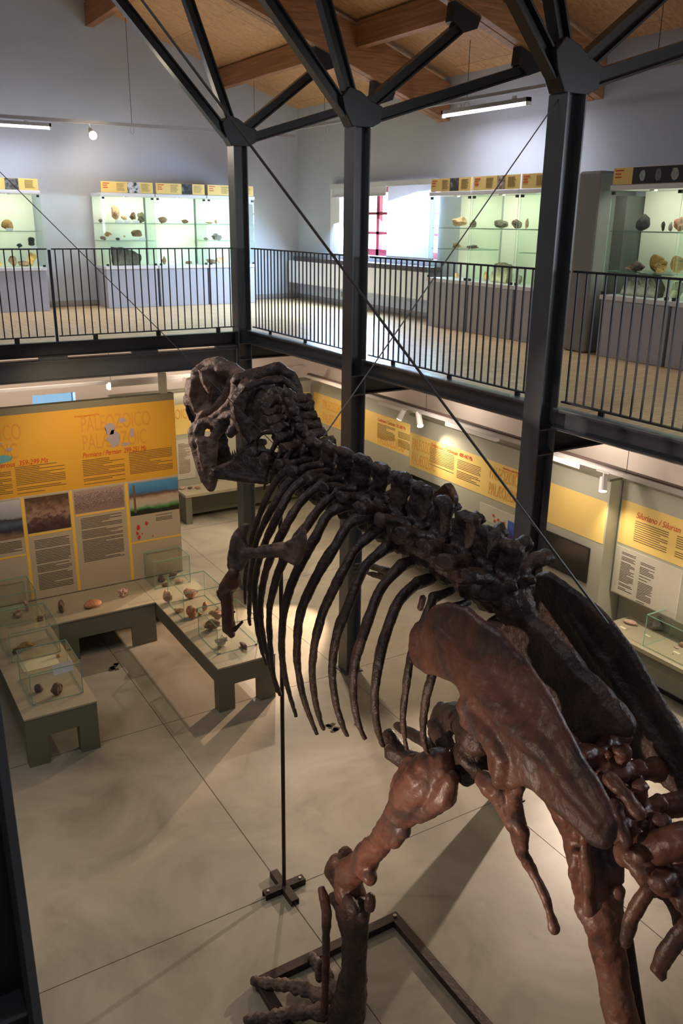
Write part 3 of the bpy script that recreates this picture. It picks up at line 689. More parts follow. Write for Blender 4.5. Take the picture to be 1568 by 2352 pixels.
spot('halogen_wash', (bp[0], 14.9, bp[2]-.1), (4.9, 15.9, 6.0), 10, (1.0, .78, .55), 120, .9)

# ================================================================ BENCHES
def arch_end(bm, x0, x1, y0, y1, h, legw, cut):
    """bench end: two legs and a bridge, cut-out height = cut"""
    box(bm, x0, x0+legw, y0, y1, 0, cut); box(bm, x1-legw, x1, y0, y1, 0, cut); box(bm, x0, x1, y0, y1, cut, h)
H = .58
def bench_y(x0, x1, y0, y1, lab):
    t = thing('display_bench', lab, 'bench', ((x0+x1)/2, (y0+y1)/2, 0), 'low olive display benches')
    bm = B(); arch_end(bm, x0+.005, x1-.005, y0+.005, y0+.14, H-.02, .20, .33); obj('front_leg_frame', bm, M['olive'], t)
    bm = B(); arch_end(bm, x0+.005, x1-.005, y1-.14, y1-.005, H-.02, .20, .33); obj('rear_leg_frame', bm, M['olive'], t)
    bm = B(); box(bm, x0+.005, x0+.03, y0+.14, y1-.14, .36, H-.02); box(bm, x1-.03, x1-.005, y0+.14, y1-.14, .36, H-.02); obj('side_apron', bm, M['olive'], t)
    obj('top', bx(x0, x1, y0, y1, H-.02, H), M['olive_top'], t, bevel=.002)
    return t
bench_y(1.19, 1.94, 8.12, 11.04, 'olive display bench at the left border with glass covers of fossils')
bench_y(3.32, 4.06, 8.11, 11.04, 'olive display bench in front of the timeline panel, its end by the hanging rib tips')
t = thing('display_bench', 'olive bench bridging between the two side benches below the timeline panel', 'bench', (2.63, 10.6, 0), 'low olive display benches')
bm = B(); box(bm, 1.945, 2.28, 10.21, 10.24, 0, H-.02); box(bm, 2.98, 3.315, 10.21, 10.24, 0, H-.02); box(bm, 2.28, 2.98, 10.21, 10.24, .30, H-.02); obj('front_panel', bm, M['olive'], t)
obj('back_support', bx(1.95, 3.31, 10.9, 10.95, 0, H-.02), M['black'], t)
obj('top', bx(1.943, 3.317, 10.20, 11.04, H-.02, H), M['olive_top'], t, bevel=.002)

def glass_cover(x0, x1, y0, y1, h, lab, z=H+.001):
    t = thing('glass_cover', lab, 'glass case', ((x0+x1)/2, (y0+y1)/2, z), 'glass covers on the benches')
    g = [M['glass_case'], M['gedge']]; e = .005
    obj('top_pane', bx(x0, x1, y0, y1, z+h-e, z+h, emi=1), g, t)
    for a in ((x0, x1, y0, y0+e), (x0, x1, y1-e, y1), (x0, x0+e, y0+e, y1-e), (x1-e, x1, y0+e, y1-e)):
        obj('side_pane', bx(a[0], a[1], a[2], a[3], z, z+h-e, emi=1), g, t)
    q = .0022; eb = B()
    for zz in (z+.001, z+h+q):
        for yy in (y0, y1): box(eb, x0, x1, yy-q, yy+q, zz-q*.3, zz+q)
        for xx in (x0, x1): box(eb, xx-q, xx+q, y0, y1, zz-q*.3, zz+q)
    for xx in (x0, x1):
        for yy in (y0, y1): box(eb, xx-q, xx+q, yy-q, yy+q, z, z+h)
    obj('polished_edges', eb, M['gedge'], t)
    for x in (x0+.02, x1-.02):
        obj('clip', bx(x-.012, x+.012, y0-.004, y0+.012, z, z+.02), M['metal'], t)
    return t
glass_cover(3.46, 3.98, 8.43, 9.02, .36, 'glass cover at the near end of the middle bench, below the hanging arm bone')
glass_cover(3.46, 3.98, 9.50, 10.08, .36, 'glass cover in the middle of the middle bench with a lamp reflection')
glass_cover(3.46, 3.98, 10.60, 11.02, .40, 'glass cover at the far end of the middle bench, against the panel')
glass_cover(1.33, 1.86, 8.36, 8.98, .36, 'glass cover at the near end of the left bench over two round stones')
glass_cover(1.33, 1.88, 9.42, 10.10, .36, 'glass cover in the middle of the left bench with pale fossils')
glass_cover(1.33, 1.86, 10.45, 10.98, .40, 'glass cover at the far end of the left bench against the panel')
def brock(px, sx, sy, sz, c, lab, kind='rough', rz=0, tilt=0, name='fossil_rock'):
    rock((px[0], px[1], H+.001), sx*1.14, sy*1.14, sz*1.14, c, lab, kind, rz, tilt, name=name)
brock((2.557,10.461,0.600), .21, .15, .085, 'orange', 'smooth orange cobble lying on the rear bench', 'smooth', .2, name='cobble')
brock((2.158,10.478,0.580), .08, .07, .16, 'brown', 'upright dark brown fossil on the rear bench left of the orange cobble', 'rough')
brock((2.998,10.563,0.580), .12, .08, .12, 'pink', 'branching pale pink fossil on the rear bench right of the orange cobble', 'spiky')
brock((1.453,8.614,0.580), .09, .09, .08, 'purple', 'small dark round stone, left one under the near cover of the left bench', 'smooth', name='stone')
brock((1.606,8.443,0.580), .11, .11, .13, 'brown', 'larger brown rounded stone, right one under the near cover of the left bench', 'rough', name='stone')
brock((1.635,10.629,0.580), .12, .10, .10, 'pink', 'pale pink fossil heap behind the middle cover of the left bench', 'spiky')
brock((1.777,10.741,0.580), .05, .05, .15, 'pink', 'upright pale pink finger-like fossil at the rear of the left bench', 'rough')
brock((1.869,10.392,0.580), .09, .08, .07, 'brown', 'brown stone at the inner corner of the left bench', 'rough')
brock((1.540,9.658,0.600), .17, .10, .08, 'ochre', 'knotted ochre fossil between the two covers of the left bench', 'spiky')
brock((1.434,9.637,0.580), .10, .08, .06, 'brown', 'small brown fossil left of the knotted one, left bench', 'spiky')
brock((1.832,9.310,0.580), .05, .05, .03, 'ochre', 'tiny ochre pebble on the left bench near the white label', 'rough')
brock((3.626,10.819,0.580), .11, .10, .10, 'purple', 'dark fossil, left one under the far cover of the middle bench', 'rough')
brock((3.826,10.867,0.600), .13, .10, .08, 'brown', 'dark brown fossil, rear one under the far cover of the middle bench', 'rough')
brock((3.839,10.662,0.580), .14, .08, .05, 'pink', 'flat pale fossil, right one under the far cover of the middle bench', 'rough')
brock((3.626,10.643,0.580), .10, .07, .04, 'brown', 'flat brown fossil in front under the far cover of the middle bench', 'rough')
brock((3.464,10.103,0.580), .11, .09, .16, 'pink', 'pale pink stump-like fossil between the far and middle covers', 'rough')
brock((3.789,10.079,0.580), .18, .12, .12, 'red', 'broad reddish fossil block under the middle cover, by the lamp reflection', 'rough')
brock((3.488,9.747,0.580), .12, .10, .06, 'tan', 'flat tan fossil at the left under the middle cover', 'rough')
brock((3.553,9.501,0.580), .12, .10, .17, 'orange', 'upright orange brown fossil in front of the middle cover', 'spiky')
brock((3.783,9.609,0.580), .07, .07, .12, 'orange', 'small orange fossil column right of the upright orange one', 'rough')
brock((3.684,9.515,0.580), .06, .06, .04, 'ochre', 'small ochre crumb between the middle and near covers', 'rough')
brock((3.668,9.077,0.580), .19, .14, .12, 'brown', 'broad layered brown fossil behind glass beside the arm bone', 'rough')
brock((3.802,9.263,0.620), .14, .10, .14, 'red', 'pointed red brown fossil behind the layered one, by the arm bone', 'spiky')
brock((3.598,8.620,0.580), .13, .10, .10, 'white', 'white and brown broken fossil in the near cover, middle bench', 'spiky')
brock((3.797,8.429,0.580), .06, .19, .05, 'purple', 'long dark purple bar-shaped stone in the near cover, middle bench', 'rough', -.1)
o = obj('label_card', bx(-.11, .11, -.002, .002, 0, .11), M['white']); o.location = Vector((1.708,8.495,0.800)); o.rotation_euler = (-.5, 0, .05); tag(o, 'white label card propped inside the near cover of the left bench', 'card')
o = obj('label_sheet', bx(1.40, 1.80, 9.12, 9.38, H+.001, H+.004), M['paper']); tag(o, 'ochre edged sheet lying on the left bench between the covers', 'sheet')

# ================================================================ TIMELINE PANEL (behind benches)
YP = 11.05; YF = YP-.004
t = thing('exhibition_wall', 'large yellow and tan timeline panel about the Permian behind the benches', 'display wall', (1.2, YP+.06, 0))
obj('board', bx(-1.2, 4.04, YP, YP+.12, 0.0, 3.20), M['board_dark'], t, bevel=.004)
obj('yellow_field', bx(-1.2, 4.035, YF, YP, 2.04, 3.11), M['yellow2'], t)
obj('tan_field', bx(-1.2, 4.035, YF, YP, H+.01, 2.035), M['tan'], t)
obj('white_rule', bx(-1.2, 4.035, YF-.002, YF, 2.03, 2.042), M['cream'], t)
def ph(name, a, b_, c, d, mm): return obj(name, bx(a, b_, YF-.004, YF, c, d), mm, t)
def photo_mat(name, bands, nscale, seed, amt=.35):
    """horizontal colour bands broken up by noise, like a printed landscape"""
    m = mat(name, (.5, .5, .5), .4); nt = m.node_tree; N = nt.nodes; L = nt.links; b = N['Principled BSDF']
    tc = N.new('ShaderNodeTexCoord'); sp = N.new('ShaderNodeSeparateXYZ'); L.new(tc.outputs['Generated'], sp.inputs[0])
    n = N.new('ShaderNodeTexNoise'); n.inputs['Scale'].default_value = nscale; n.inputs['Detail'].default_value = 8
    mp = N.new('ShaderNodeMapping'); mp.inputs['Location'].default_value = (seed, seed, seed); L.new(tc.outputs['Generated'], mp.inputs[0]); L.new(mp.outputs[0], n.inputs['Vector'])
    ma = N.new('ShaderNodeMath'); ma.operation = 'MULTIPLY_ADD'; L.new(n.outputs['Fac'], ma.inputs[0]); ma.inputs[1].default_value = amt*2; ma.inputs[2].default_value = -amt
    ad = N.new('ShaderNodeMath'); ad.operation = 'ADD'; L.new(sp.outputs['Z'], ad.inputs[0]); L.new(ma.outputs[0], ad.inputs[1])
    cr = N.new('ShaderNodeValToRGB'); e = cr.color_ramp.elements
    e[0].position, e[0].color = bands[0][0], (*bands[0][1], 1); e[1].position, e[1].color = bands[-1][0], (*bands[-1][1], 1)
    for p, c in bands[1:-1]: e.new(p).color = (*c, 1)
    L.new(ad.outputs[0], cr.inputs[0]); L.new(cr.outputs[0], b.inputs['Base Color']); return m
ph('photograph', 1.30, 1.90, 1.50, 2.01, photo_mat('photo_marsh', [(.05, (.25, .16, .09)), (.22, (.03, .03, .05)), (.38, (.10, .13, .19)), (.5, (.05, .035, .03)), (.58, (.32, .33, .38)), (.95, (.55, .56, .60))], 4, 1, .15))['label'] = 'photograph of a marsh with a pale sky'
ph('photograph', 1.955, 2.51, 1.53, 2.01, photo_mat('photo_cracked_hill', [(.1, (.06, .03, .03)), (.35, (.13, .07, .06)), (.5, (.36, .23, .17)), (.7, (.22, .12, .08)), (.9, (.10, .06, .04))], 7, 3, .5))['label'] = 'photograph of a brown cracked slab'
ph('photograph', 2.58, 3.25, 1.70, 2.01, photo_mat('photo_pebbles', [(.2, (.30, .20, .17)), (.4, (.12, .07, .08)), (.5, (.50, .40, .36)), (.62, (.14, .09, .10)), (.85, (.42, .30, .27))], 22, 5, .8))['label'] = 'photograph of pinkish brown scree'
p4 = ph('photograph', 3.325, 4.03, 1.54, 2.01, photo_mat('photo_oasis', [(.0, (.01, .015, .01)), (.13, (.02, .02, .015)), (.18, (.04, .25, .05)), (.30, (.50, .46, .36)), (.48, (.55, .42, .30)), (.60, (.14, .07, .05)), (.70, (.05, .22, .45)), (1.0, (.10, .33, .60))], 5, 8, .10)); p4['label'] = 'photograph of palms, green water and blue sky'
obj('palm_trunk', bx(3.38, 3.41, YF-.005, YF-.004, 1.58, 1.98), M['ink2'], p4)
bm = B()
for a, b_, c, d in ((1.30, 1.90, 1.24, 1.265), (3.31, 4.035, 1.13, 1.155), (1.955, 2.51, 1.49, 1.52), (2.58, 3.25, 1.66, 1.685)): box(bm, a, b_, YF-.003, YF, c, d)
for x in (1.905, 2.52, 3.27): box(bm, x, x+.04, YF-.003, YF, H+.02, 2.03)
obj('yellow_dividers', bm, M['stripe'], t)
# tone-on-tone titles, headings, maps and small print
text('title_lettering', 'PALEOZOICO', (2.75, YF-.001, 2.80), .29, M['ghost'], t, ext=.001, sx=.52)
text('title_lettering', 'PALÆOZOIC', (2.75, YF-.001, 2.555), .29, M['ghost'], t, ext=.001, sx=.52)
text('title_lettering', 'PALEOZOICO', (1.07, YF-.001, 2.80), .29, M['ghost'], t, ext=.001, sx=.52)
text('title_lettering', 'PALÆOZOIC', (1.07, YF-.001, 2.555), .29, M['ghost'], t, ext=.001, sx=.52)
text('heading', 'Permiano / Permian  299-251 Ma', (2.74, YF-.002, 2.455), .095, M['red_text'], t, shear=.25, ext=.0015, sx=.68)
text('heading', 'Carbonifero / Carboniferous  359-299 Ma', (1.00, YF-.002, 2.455), .095, M['red_text'], t, shear=.25, ext=.0015, sx=.80)
text('map_caption', 'Permiano superiore 255 Ma', (2.68, YF-.002, 3.00), .036, M['red_text'], t, ext=.001, sx=.8)
rg = random.Random(4)
for a, b_, z0, z1, n in ((2.73, 3.29, 2.07, 2.42, 15), (3.36, 3.97, 2.13, 2.45, 14), (1.55, 1.83, 2.07, 2.42, 15), (1.88, 2.50, 2.07, 2.44, 16)): obj('body_text', lines_mesh(para('y', a, b_, z0, z1, YF, n, rg, .0075)), M['ink2'], t)
for a, b_, z0, z1, n in ((2.02, 2.47, .70, 1.42, 34), (2.64, 3.20, .98, 1.62, 32), (3.68, 3.92, 1.38, 1.50, 6), (1.42, 1.86, 1.31, 1.46, 8)): obj('body_text', lines_mesh(para('y', a, b_, z0, z1, YF, n, rg, .006)), M['ink'], t)
def blob(cx, cz, r, n, seed, sy=1., y=YF-.003, dy=.003):
    rg = random.Random(seed); bm = B(); pts = []
    for i in range(n):
        a = 2*PI*i/n; q = r*rg.uniform(.65, 1.1); pts.append((cx+q*math.cos(a), y, cz+q*sy*math.sin(a)))
    return plate(bm, pts, (0, dy, 0))
mp = obj('map', blob(3.17, 2.67, .105, 14, 3, 1.2), mat('map_land_grey', (.40, .34, .38), .6), t)
obj('map_land', blob(3.13, 2.80, .08, 12, 5), bpy.data.materials['map_land_grey'], mp)
obj('map_land', blob(3.30, 2.90, .07, 10, 7, .6), bpy.data.materials['map_land_grey'], mp)
obj('map_land', blob(3.42, 2.72, .035, 9, 8, 2.2), bpy.data.materials['map_land_grey'], mp)
obj('map_land', blob(3.33, 2.57, .07, 9, 9, .4), bpy.data.materials['map_land_grey'], mp)
mp = obj('map', blob(1.72, 2.56, .17, 14, 13, .35), mat('map_sea', (.13, .40, .44), .6), t)
obj('map_land', blob(1.68, 2.77, .08, 12, 15), bpy.data.materials['map_land_grey'], mp)
obj('map_land', blob(1.84, 2.68, .05, 9, 16, .6), bpy.data.materials['map_land_grey'], mp)
bm = B()
for cx_, cz_, r_, s_ in ((3.42, 1.36, .03, 21), (3.40, 1.28, .022, 22), (3.42, 1.21, .026, 23), (3.54, 1.40, .025, 24), (3.47, 1.26, .010, 25), (3.62, 1.20, .012, 26)):
    plate(bm, [(v.co.x, YF-.003, v.co.z) for v in blob(cx_, cz_, r_, 9, s_, 1.5).verts[:9]], (0, .003, 0))
obj('diagram', bm, M['red_text'], t)
pp = obj('support_post', bx(3.86, 3.96, 11.08, 11.14, 3.20, 3.475), M['olive_top'], t)

# ================================================================ BOARDS ON THE LOWER WALLS
def board(axis, a0, a1, c, depth, lab, ztop=2.42, yb=(1.60, 2.17), low=.1, yel=None, foot=True):
    """axis 'y': runs along the right wall with its face at x=c; 'x': along the back wall, face at y=c"""
    t = thing('timeline_board', lab, 'panel', (c, (a0+a1)/2, 0) if axis == 'y' else ((a0+a1)/2, c, 0), 'yellow banded timeline boards on the lower walls')
    def bb(u0, u1, f0, f1, z0, z1):
        return bx(c+f0, c+f1, u0, u1, z0, z1) if axis == 'y' else bx(u0, u1, c+f0, c+f1, z0, z1)
    obj('board', bb(a0, a1, 0, depth, low, ztop), M['board_grey'], t, bevel=.003)
    obj('yellow_band', bb(a0+.02, a1-.02, -.004, 0, *yb), yel or M['yellow'], t)
    obj('top_ledge', bb(a0, a1, -.03, depth, ztop, ztop+.03), M['olive'], t)
    return t
b1 = board('y', 11.32, 15.0, 8.45, .12, 'timeline board on the right wall in the far corner, left of the middle column spots')
b2 = board('y', 8.42, 11.30, 8.22, .34, 'timeline board about the Ordovician on the right wall', yb=(1.56, 2.13))
b3 = board('y', 6.94, 8.40, 8.16, .40, 'timeline board with a black screen below an empty yellow field', yb=(1.58, 2.14))
b4 = board('y', 4.4, 6.92, 8.36, .20, 'timeline board about the Silurian at the right border', low=.90)
obj('recessed_panel', bx(8.57, 8.585, 4.4, 6.92, .1, .90), M['board_grey'], b4)
b5 = board('x', 4.3, 8.40, 15.02, .12, 'timeline board on the back wall behind the skull')
def yt(s, y, x, z, size, m, par, sx=.8, shear=0.): return text('lettering', s, (x-.006, y, z), size, m, par, 'x', .001, shear=shear, sx=sx)
yt('PALEOZOICO', 11.22, 8.22, 1.87, .27, M['ghost2'], b2, .42); yt('PALÆOZOIC', 11.22, 8.22, 1.62, .27, M['ghost2'], b2, .42)
yt('PALEOZOICO', 9.26, 8.22, 1.87, .27, M['ghost2'], b2, .42); yt('PALÆOZOIC', 9.26, 8.22, 1.62, .27, M['ghost2'], b2, .42)
yt('PALEOZOICO', 14.6, 8.45, 1.90, .27, M['ghost2'], b1, .5); yt('PALÆOZOIC', 14.6, 8.45, 1.64, .27, M['ghost2'], b1, .5)
yt('PALEOZOICO', 12.6, 8.45, 1.64, .27, M['ghost2'], b1, .5)
yt('Ordoviciano / Ordovician  488-443 Ma', 10.72, 8.22, 2.02, .095, M['red_text'], b2, .70, .25)
yt('Cambriano / Cambrian  542-488 Ma', 12.62, 8.45, 2.04, .085, M['red_text'], b1, .70, .25)
yt('Siluriano / Silurian  443-416 Ma', 6.66, 8.36, 2.00, .11, M['red_text'], b4, .82, .25)
yt('Ordoviciano medio 470 Ma', 8.98, 8.22, 2.07, .04, M['red_text'], b2, .8)
def rows_y(y_hi, y_lo, z0, z1, x, n, th=.009):
    out = []; dz = (z1-z0)/n
    for i in range(n):
        if i and rg.random() < .12: continue
        e = y_hi-(y_hi-y_lo)*(1 if rg.random() > .3 else rg.uniform(.5, .95))
        out.append((x-.007, x-.004, e, y_hi, z1-dz*i-th, z1-dz*i))
    return out
obj('body_text', lines_mesh(rows_y(10.72, 10.10, 1.70, 2.00, 8.22, 12)), M['ink2'], b2)
obj('body_text', lines_mesh(rows_y(10.02, 9.46, 1.66, 1.97, 8.22, 12)), M['ink2'], b2)
obj('body_text', lines_mesh(rows_y(12.62, 12.06, 1.72, 2.00, 8.45, 12)), M['ink2'], b1)
obj('body_text', lines_mesh(rows_y(11.96, 11.40, 1.70, 1.98, 8.45, 12)), M['ink2'], b1)
obj('body_text', lines_mesh(rows_y(6.66, 6.16, 1.68, 1.96, 8.36, 10)), M['ink2'], b4)
obj('body_text', lines_mesh(rows_y(6.04, 5.5, 1.68, 1.96, 8.36, 10)), M['ink2'], b4)
sh = obj('cream_sheet', bx(8.352, 8.36, 5.90, 6.90, .92, 1.56), M['cream'], b4)
obj('sheet_text', lines_mesh([(a-.002, b_+.001, c, d, e, f) for a, b_, c, d, e, f in rows_y(6.80, 6.58, .98, 1.50, 8.359, 27, .007)+rows_y(6.50, 6.28, .92, 1.46, 8.359, 27, .007)]), M['ink'], sh)
sh = obj('cream_sheet', bx(8.212, 8.22, 8.50, 9.42, .60, 1.44), M['cream'], b2)
obj('sheet_text', lines_mesh([(a-.002, b_+.001, c, d, e, f) for a, b_, c, d, e, f in rows_y(9.08, 8.86, .95, 1.15, 8.219, 8, .006)]), M['ink'], sh)
bm = B()
for k, (y_, z_) in enumerate(((9.10, 1.32), (9.07, 1.24), (8.99, 1.28), (8.94, 1.25), (8.98, 1.20), (8.90, 1.22), (8.86, 1.27))):
    rr = random.Random(k); plate(bm, [(8.209, y_+.028*rr.uniform(.5, 1.2)*math.cos(a), z_+.028*rr.uniform(.5, 1.2)*math.sin(a)) for a in [i*PI/4 for i in range(8)]], (.003, 0, 0))
obj('diagram', bm, M['red_text'], sh)
obj('photograph', bx(8.209, 8.212, 8.44, 8.78, .72, 1.34), photo_mat('photo_sea', [(.1, (.04, .015, .03)), (.4, (.12, .02, .05)), (.6, (.03, .03, .16)), (.9, (.05, .14, .60))], 6, 2, .3), sh)
obj('dark_panel', bx(8.214, 8.219, 10.42, 11.22, .98, 1.42), M['screen'], b2, label='black screen set in the board')
obj('painted_shadow_gap', bx(8.214, 8.22, 9.5, 11.25, .98, .985), M['board_dark'], b2)  # dark strip painted in place of a shadow gap
sc_ = obj('screen', bx(8.14, 8.158, 7.16, 7.96, .98, 1.45), M['screen'], b3, label='black flat screen')
obj('screen_frame', lines_mesh([(8.135, 8.16, 7.15, 7.97, 1.45, 1.46), (8.135, 8.16, 7.15, 7.97, .97, .98), (8.135, 8.16, 7.15, 7.16, .98, 1.45), (8.135, 8.16, 7.96, 7.97, .98, 1.45)]), M['black'], sc_)
text('lettering', 'PALEOZOICO', (5.0, 15.01, 1.90), .27, M['ghost2'], b5, ext=.001, sx=.5)
obj('cream_sheet', bx(5.2, 5.85, 15.012, 15.02, .72, 1.5), M['cream'], b5)
obj('sheet_text', lines_mesh(para('y', 5.52, 5.75, .82, 1.42, 15.012, 26, rg, .006)), M['ink2'], b5)
# benches along these walls
t = thing('wall_bench', 'olive shelf bench along the back wall behind the skull', 'bench', (6.8, 14.7, 0), 'shelf benches along the lower walls')
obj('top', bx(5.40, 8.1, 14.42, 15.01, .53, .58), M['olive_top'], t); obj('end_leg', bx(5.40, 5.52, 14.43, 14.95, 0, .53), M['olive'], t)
obj('back_apron', bx(5.52, 8.1, 14.75, 14.78, .08, .53), M['olive'], t)
t = thing('wall_bench', 'pale shelf bench along the right wall at the right border', 'bench', (8.1, 5.5, 0), 'shelf benches along the lower walls')
obj('top', bx(7.95, 8.568, 3.6, 6.72, .53, .58), M['olive_top'], t); obj('apron', bx(7.97, 8.00, 3.6, 6.70, .42, .53), M['olive'], t)
obj('support', bx(8.20, 8.25, 3.6, 6.4, .03, .53), M['board_grey'], t); obj('toe_strip', bx(8.18, 8.20, 3.6, 6.4, 0, .05), M['black'], t)
obj('end_leg', bx(8.26, 8.568, 6.64, 6.70, 0, .53), M['olive'], t)
t = thing('wall_bench', 'shelf bench below the Ordovician board, mostly behind the spine', 'bench', (7.9, 9.9, 0), 'shelf benches along the lower walls')
obj('top', bx(7.66, 8.215, 8.5, 11.2, .53, .58), M['olive_top'], t); obj('support', bx(8.0, 8.05, 8.6, 11.1, 0, .53), M['olive'], t)
def tall_case(y0, y1, x0, x1, h, lab):
    glass_cover(x0, x1, y0, y1, h, lab)
tall_case(8.98, 9.58, 7.72, 8.18, .62, 'tall glass case with pink fossils below the Ordovician board, right one')
tall_case(9.80, 10.40, 7.72, 8.18, .58, 'tall glass case below the Ordovician board, left one')
glass_cover(8.02, 8.50, 4.8, 6.05, .42, 'glass cover on the pale bench at the right border')
rock((7.95, 9.40, H+.001), .05, .14, .20, 'pink', 'striped pink slab in the right tall glass case')
rock((7.98, 9.22, H+.001), .05, .10, .16, 'purple', 'pinkish round fossil in the right tall glass case', 'disc')
rock((7.90, 9.50, H+.001), .10, .12, .04, 'black', 'flat dark fossil lying in the right tall glass case')
rock((7.92, 10.1, H+.001), .12, .14, .06, 'grey', 'grey stone in the left tall glass case')
ra = (8.363,6.542,0.580); rock(ra, .10, .17, .06, 'pink', 'flat oval pinkish fossil at the end of the pale right bench', 'smooth', .4)
ra = (8.505,6.261,0.580); rock(ra, .17, .19, .20, 'grey', 'large grey purple ball-shaped fossil on the pale right bench', 'rough')
ra = (8.338,5.817,0.580); rock(ra, .04, .08, .02, 'pink', 'small pink chip under the right bench glass cover', 'smooth')
ra = (8.166,5.725,0.580); rock(ra, .02, .02, .015, 'ochre', 'tiny ochre pebble under the right bench glass cover', 'rough')
ra = (8.42, 5.80, .58); rock(ra, .07, .07, .07, 'red', 'dark red fossil at the right border under the glass cover', 'rough')
for q, l in (((8.197,6.517,0.582), 'before the flat oval fossil'), ((8.292,6.212,0.582), 'before the ball-shaped fossil'), ((8.236,5.731,0.582), 'by the pink chip')):
    o = obj('label_card', bx(-.02, .02, -.045, .045, 0, .003), M['paper']); o.location = q; tag(o, 'small pale label card %s on the right bench' % l, 'card', 'label cards on the right bench')
for k, (px, w_, lab) in enumerate((((5.842,15.645,0.580), .16, 'pink fossil slab left on the back wall bench'), ((6.033,15.754,0.580), .10, 'small brown slab on the back wall bench'), ((6.164,15.682,0.580), .12, 'pink brown slab on the back wall bench beside the skull'))):
    rock((5.50+.13*k, 14.85-.07*k, H+.001), w_, w_*.7, .05, ('pink', 'brown', 'red')[k], lab)

# lower tracks and spots
t = thing('lighting_track', 'white lighting track under the right gallery, above the timeline boards', 'track', (7.95, 9, 2.7), 'lower lighting tracks')
obj('rail', bx(7.97, 8.03, 3.5, 14.5, 2.58, 2.63), M['metal'], t)
obj('shadow_strip', bx(8.03, 8.10, 3.5, 14.5, 2.63, 2.65), M['wood_dark'], t)  # dark strip painted as the shadow along the track's top edge
for y in (10.6, 6.6, 13.0): obj('suspension_wire', tube(B(), [(8.0, y, 2.63), (8.0, y, 3.76)], .004, 6), M['black'], t)
for y0, y1 in ((8.9, 10.05), (7.3, 8.0), (11.2, 11.9)): obj('lamp_housing', bx(7.96, 8.04, y0, y1, 2.52, 2.58), M['lamp_white'], t)
t = thing('lighting_track', 'beige lighting track under the back gallery, above the Permian panel', 'track', (3, 14.5, 2.8), 'lower lighting tracks')
z0 = (3.779,14.500,2.771)[2]
obj('rail', bx(-2, 7.97, 14.46, 14.54, z0, z0+.05), M['metal'], t)
zx = (4.162,14.500,2.708)
obj('lamp_housing', bx(zx[0], zx[0]+1.3, 14.45, 14.55, z0-.06, z0), M['metal'], t)
obj('lamp_end', bx(zx[0]-.04, zx[0], 14.43, 14.57, z0-.10, z0+.02), M['bulb3'], t)
for x in (zx[0]+.02, 6.0): obj('suspension_wire', tube(B(), [(x, 14.5, z0+.05), (x, 14.5, 3.76)], .004, 6), M['black'], t)
struct('trim_5', bx(-7.3, XB-.02, YA-.05, YA-.012, 3.02, 3.06), M['wood_dark'])
struct('trim_6', bx(XB-.05, XB-.012, -3, YA-.05, 3.02, 3.06), M['wood_dark'])
def spotlamp(px1, px2, lab, glow, tgt, e):
    a, b_ = Vector(px1), Vector(px2)
    t = thing('spotlight', lab, 'spotlight', tuple(a), 'white cylinder spotlights on the lower track')
    d = (b_-a).normalized()
    obj('stem', tube(B(), [(8.0, a.y, 2.60), (8.0, a.y, a.z)], .014, 8), M['lamp_white'], t)
    obj('bracket', bx(7.97, 8.03, a.y-.10, a.y+.10, 2.565, 2.585), M['lamp_white'], t)
    obj('barrel', tube(B(), [a, b_], [.045, .05], 16), M['lamp_white'], t)
    obj('lens', tube(B(), [b_, b_+d*.006], .044, 16), M['bulb2'] if glow else M['tube'], t)
    spot('spot_beam', tuple(b_+d*.03), tgt, e, (1.0, .84, .62), 90, .9, .04)
spotlamp((8.000,11.184,2.559), (7.960,11.253,2.390), 'left of the two white spotlights under the gallery, aimed left', True, (8.3, 11.9, 1.6), 10)
spotlamp((8.000,10.800,2.574), (7.930,10.634,2.403), 'right of the two white spotlights under the gallery, aimed down', True, (8.22, 9.6, 1.3), 48)
spotlamp((8.000,6.931,2.502), (7.940,6.868,2.349), 'white spotlight near the right border lighting the Silurian board', True, (8.3, 6.6, 1.0), 22)
spotlamp((7.98, 4.6, 2.50), (7.94, 4.7, 2.38), 'white spotlight beyond the right border over the pale bench', True, (8.1, 5.6, .6), 60)
spot('spot_board_far', (7.4, 13.6, 3.0), (8.45, 13.5, 1.8), 16, (1.0, .72, .42), 120, .9, .05)
spot('spot_board_back', (6.0, 13.4, 3.2), (5.9, 15.0, 1.3), 40, (1.0, .80, .55), 110, .9, .05)

# ================================================================ SKELETON SUPPORTS, FLOOR MARKS
t = thing('iron_stand', 'thin dark iron pole on a cross foot holding up the skeleton neck', 'stand', (2.683, 5.257, 0))
obj('pole', tube(B(), [(2.683, 5.262, .03), (2.69, 5.262, 3.85)], .017, 8), M['rust'], t)
bm = B()
for s_ in (-1, 1): box(bm, 2.683-.19, 2.683+.19, 5.262+s_*.032-.005, 5.262+s_*.032+.005, 0, .05)
box(bm, 2.493, 2.873, 5.227, 5.297, .05, .058); obj('foot_bar', bm, M['rust'], t)
bm = B()
for s_ in (-1, 1):
    box(bm, 2.683+s_*.032-.005, 2.683+s_*.032+.005, 5.06, 5.227, 0, .05); box(bm, 2.683+s_*.032-.005, 2.683+s_*.032+.005, 5.297, 5.462, 0, .05)
box(bm, 2.648, 2.718, 5.06, 5.227, .05, .058); box(bm, 2.648, 2.718, 5.297, 5.462, .05, .058); obj('foot_bar', bm, M['rust'], t)
for x in (2.53, 2.836): obj('bolt', tube(B(), [(x, 5.262, .058), (x, 5.262, .068)], .012, 8), M['bolt'], t)
t = thing('iron_base_frame', 'rectangular dark iron frame bolted to the floor around the skeleton feet', 'frame', (2.69, 3.0, 0))
def beamr(x0, x1, y0, y1): return bx(x0, x1, y0, y1, 0, .06)
obj('front_bar', beamr(2.04, 3.34, 4.45, 4.53), M['rust'], t, bevel=.003)
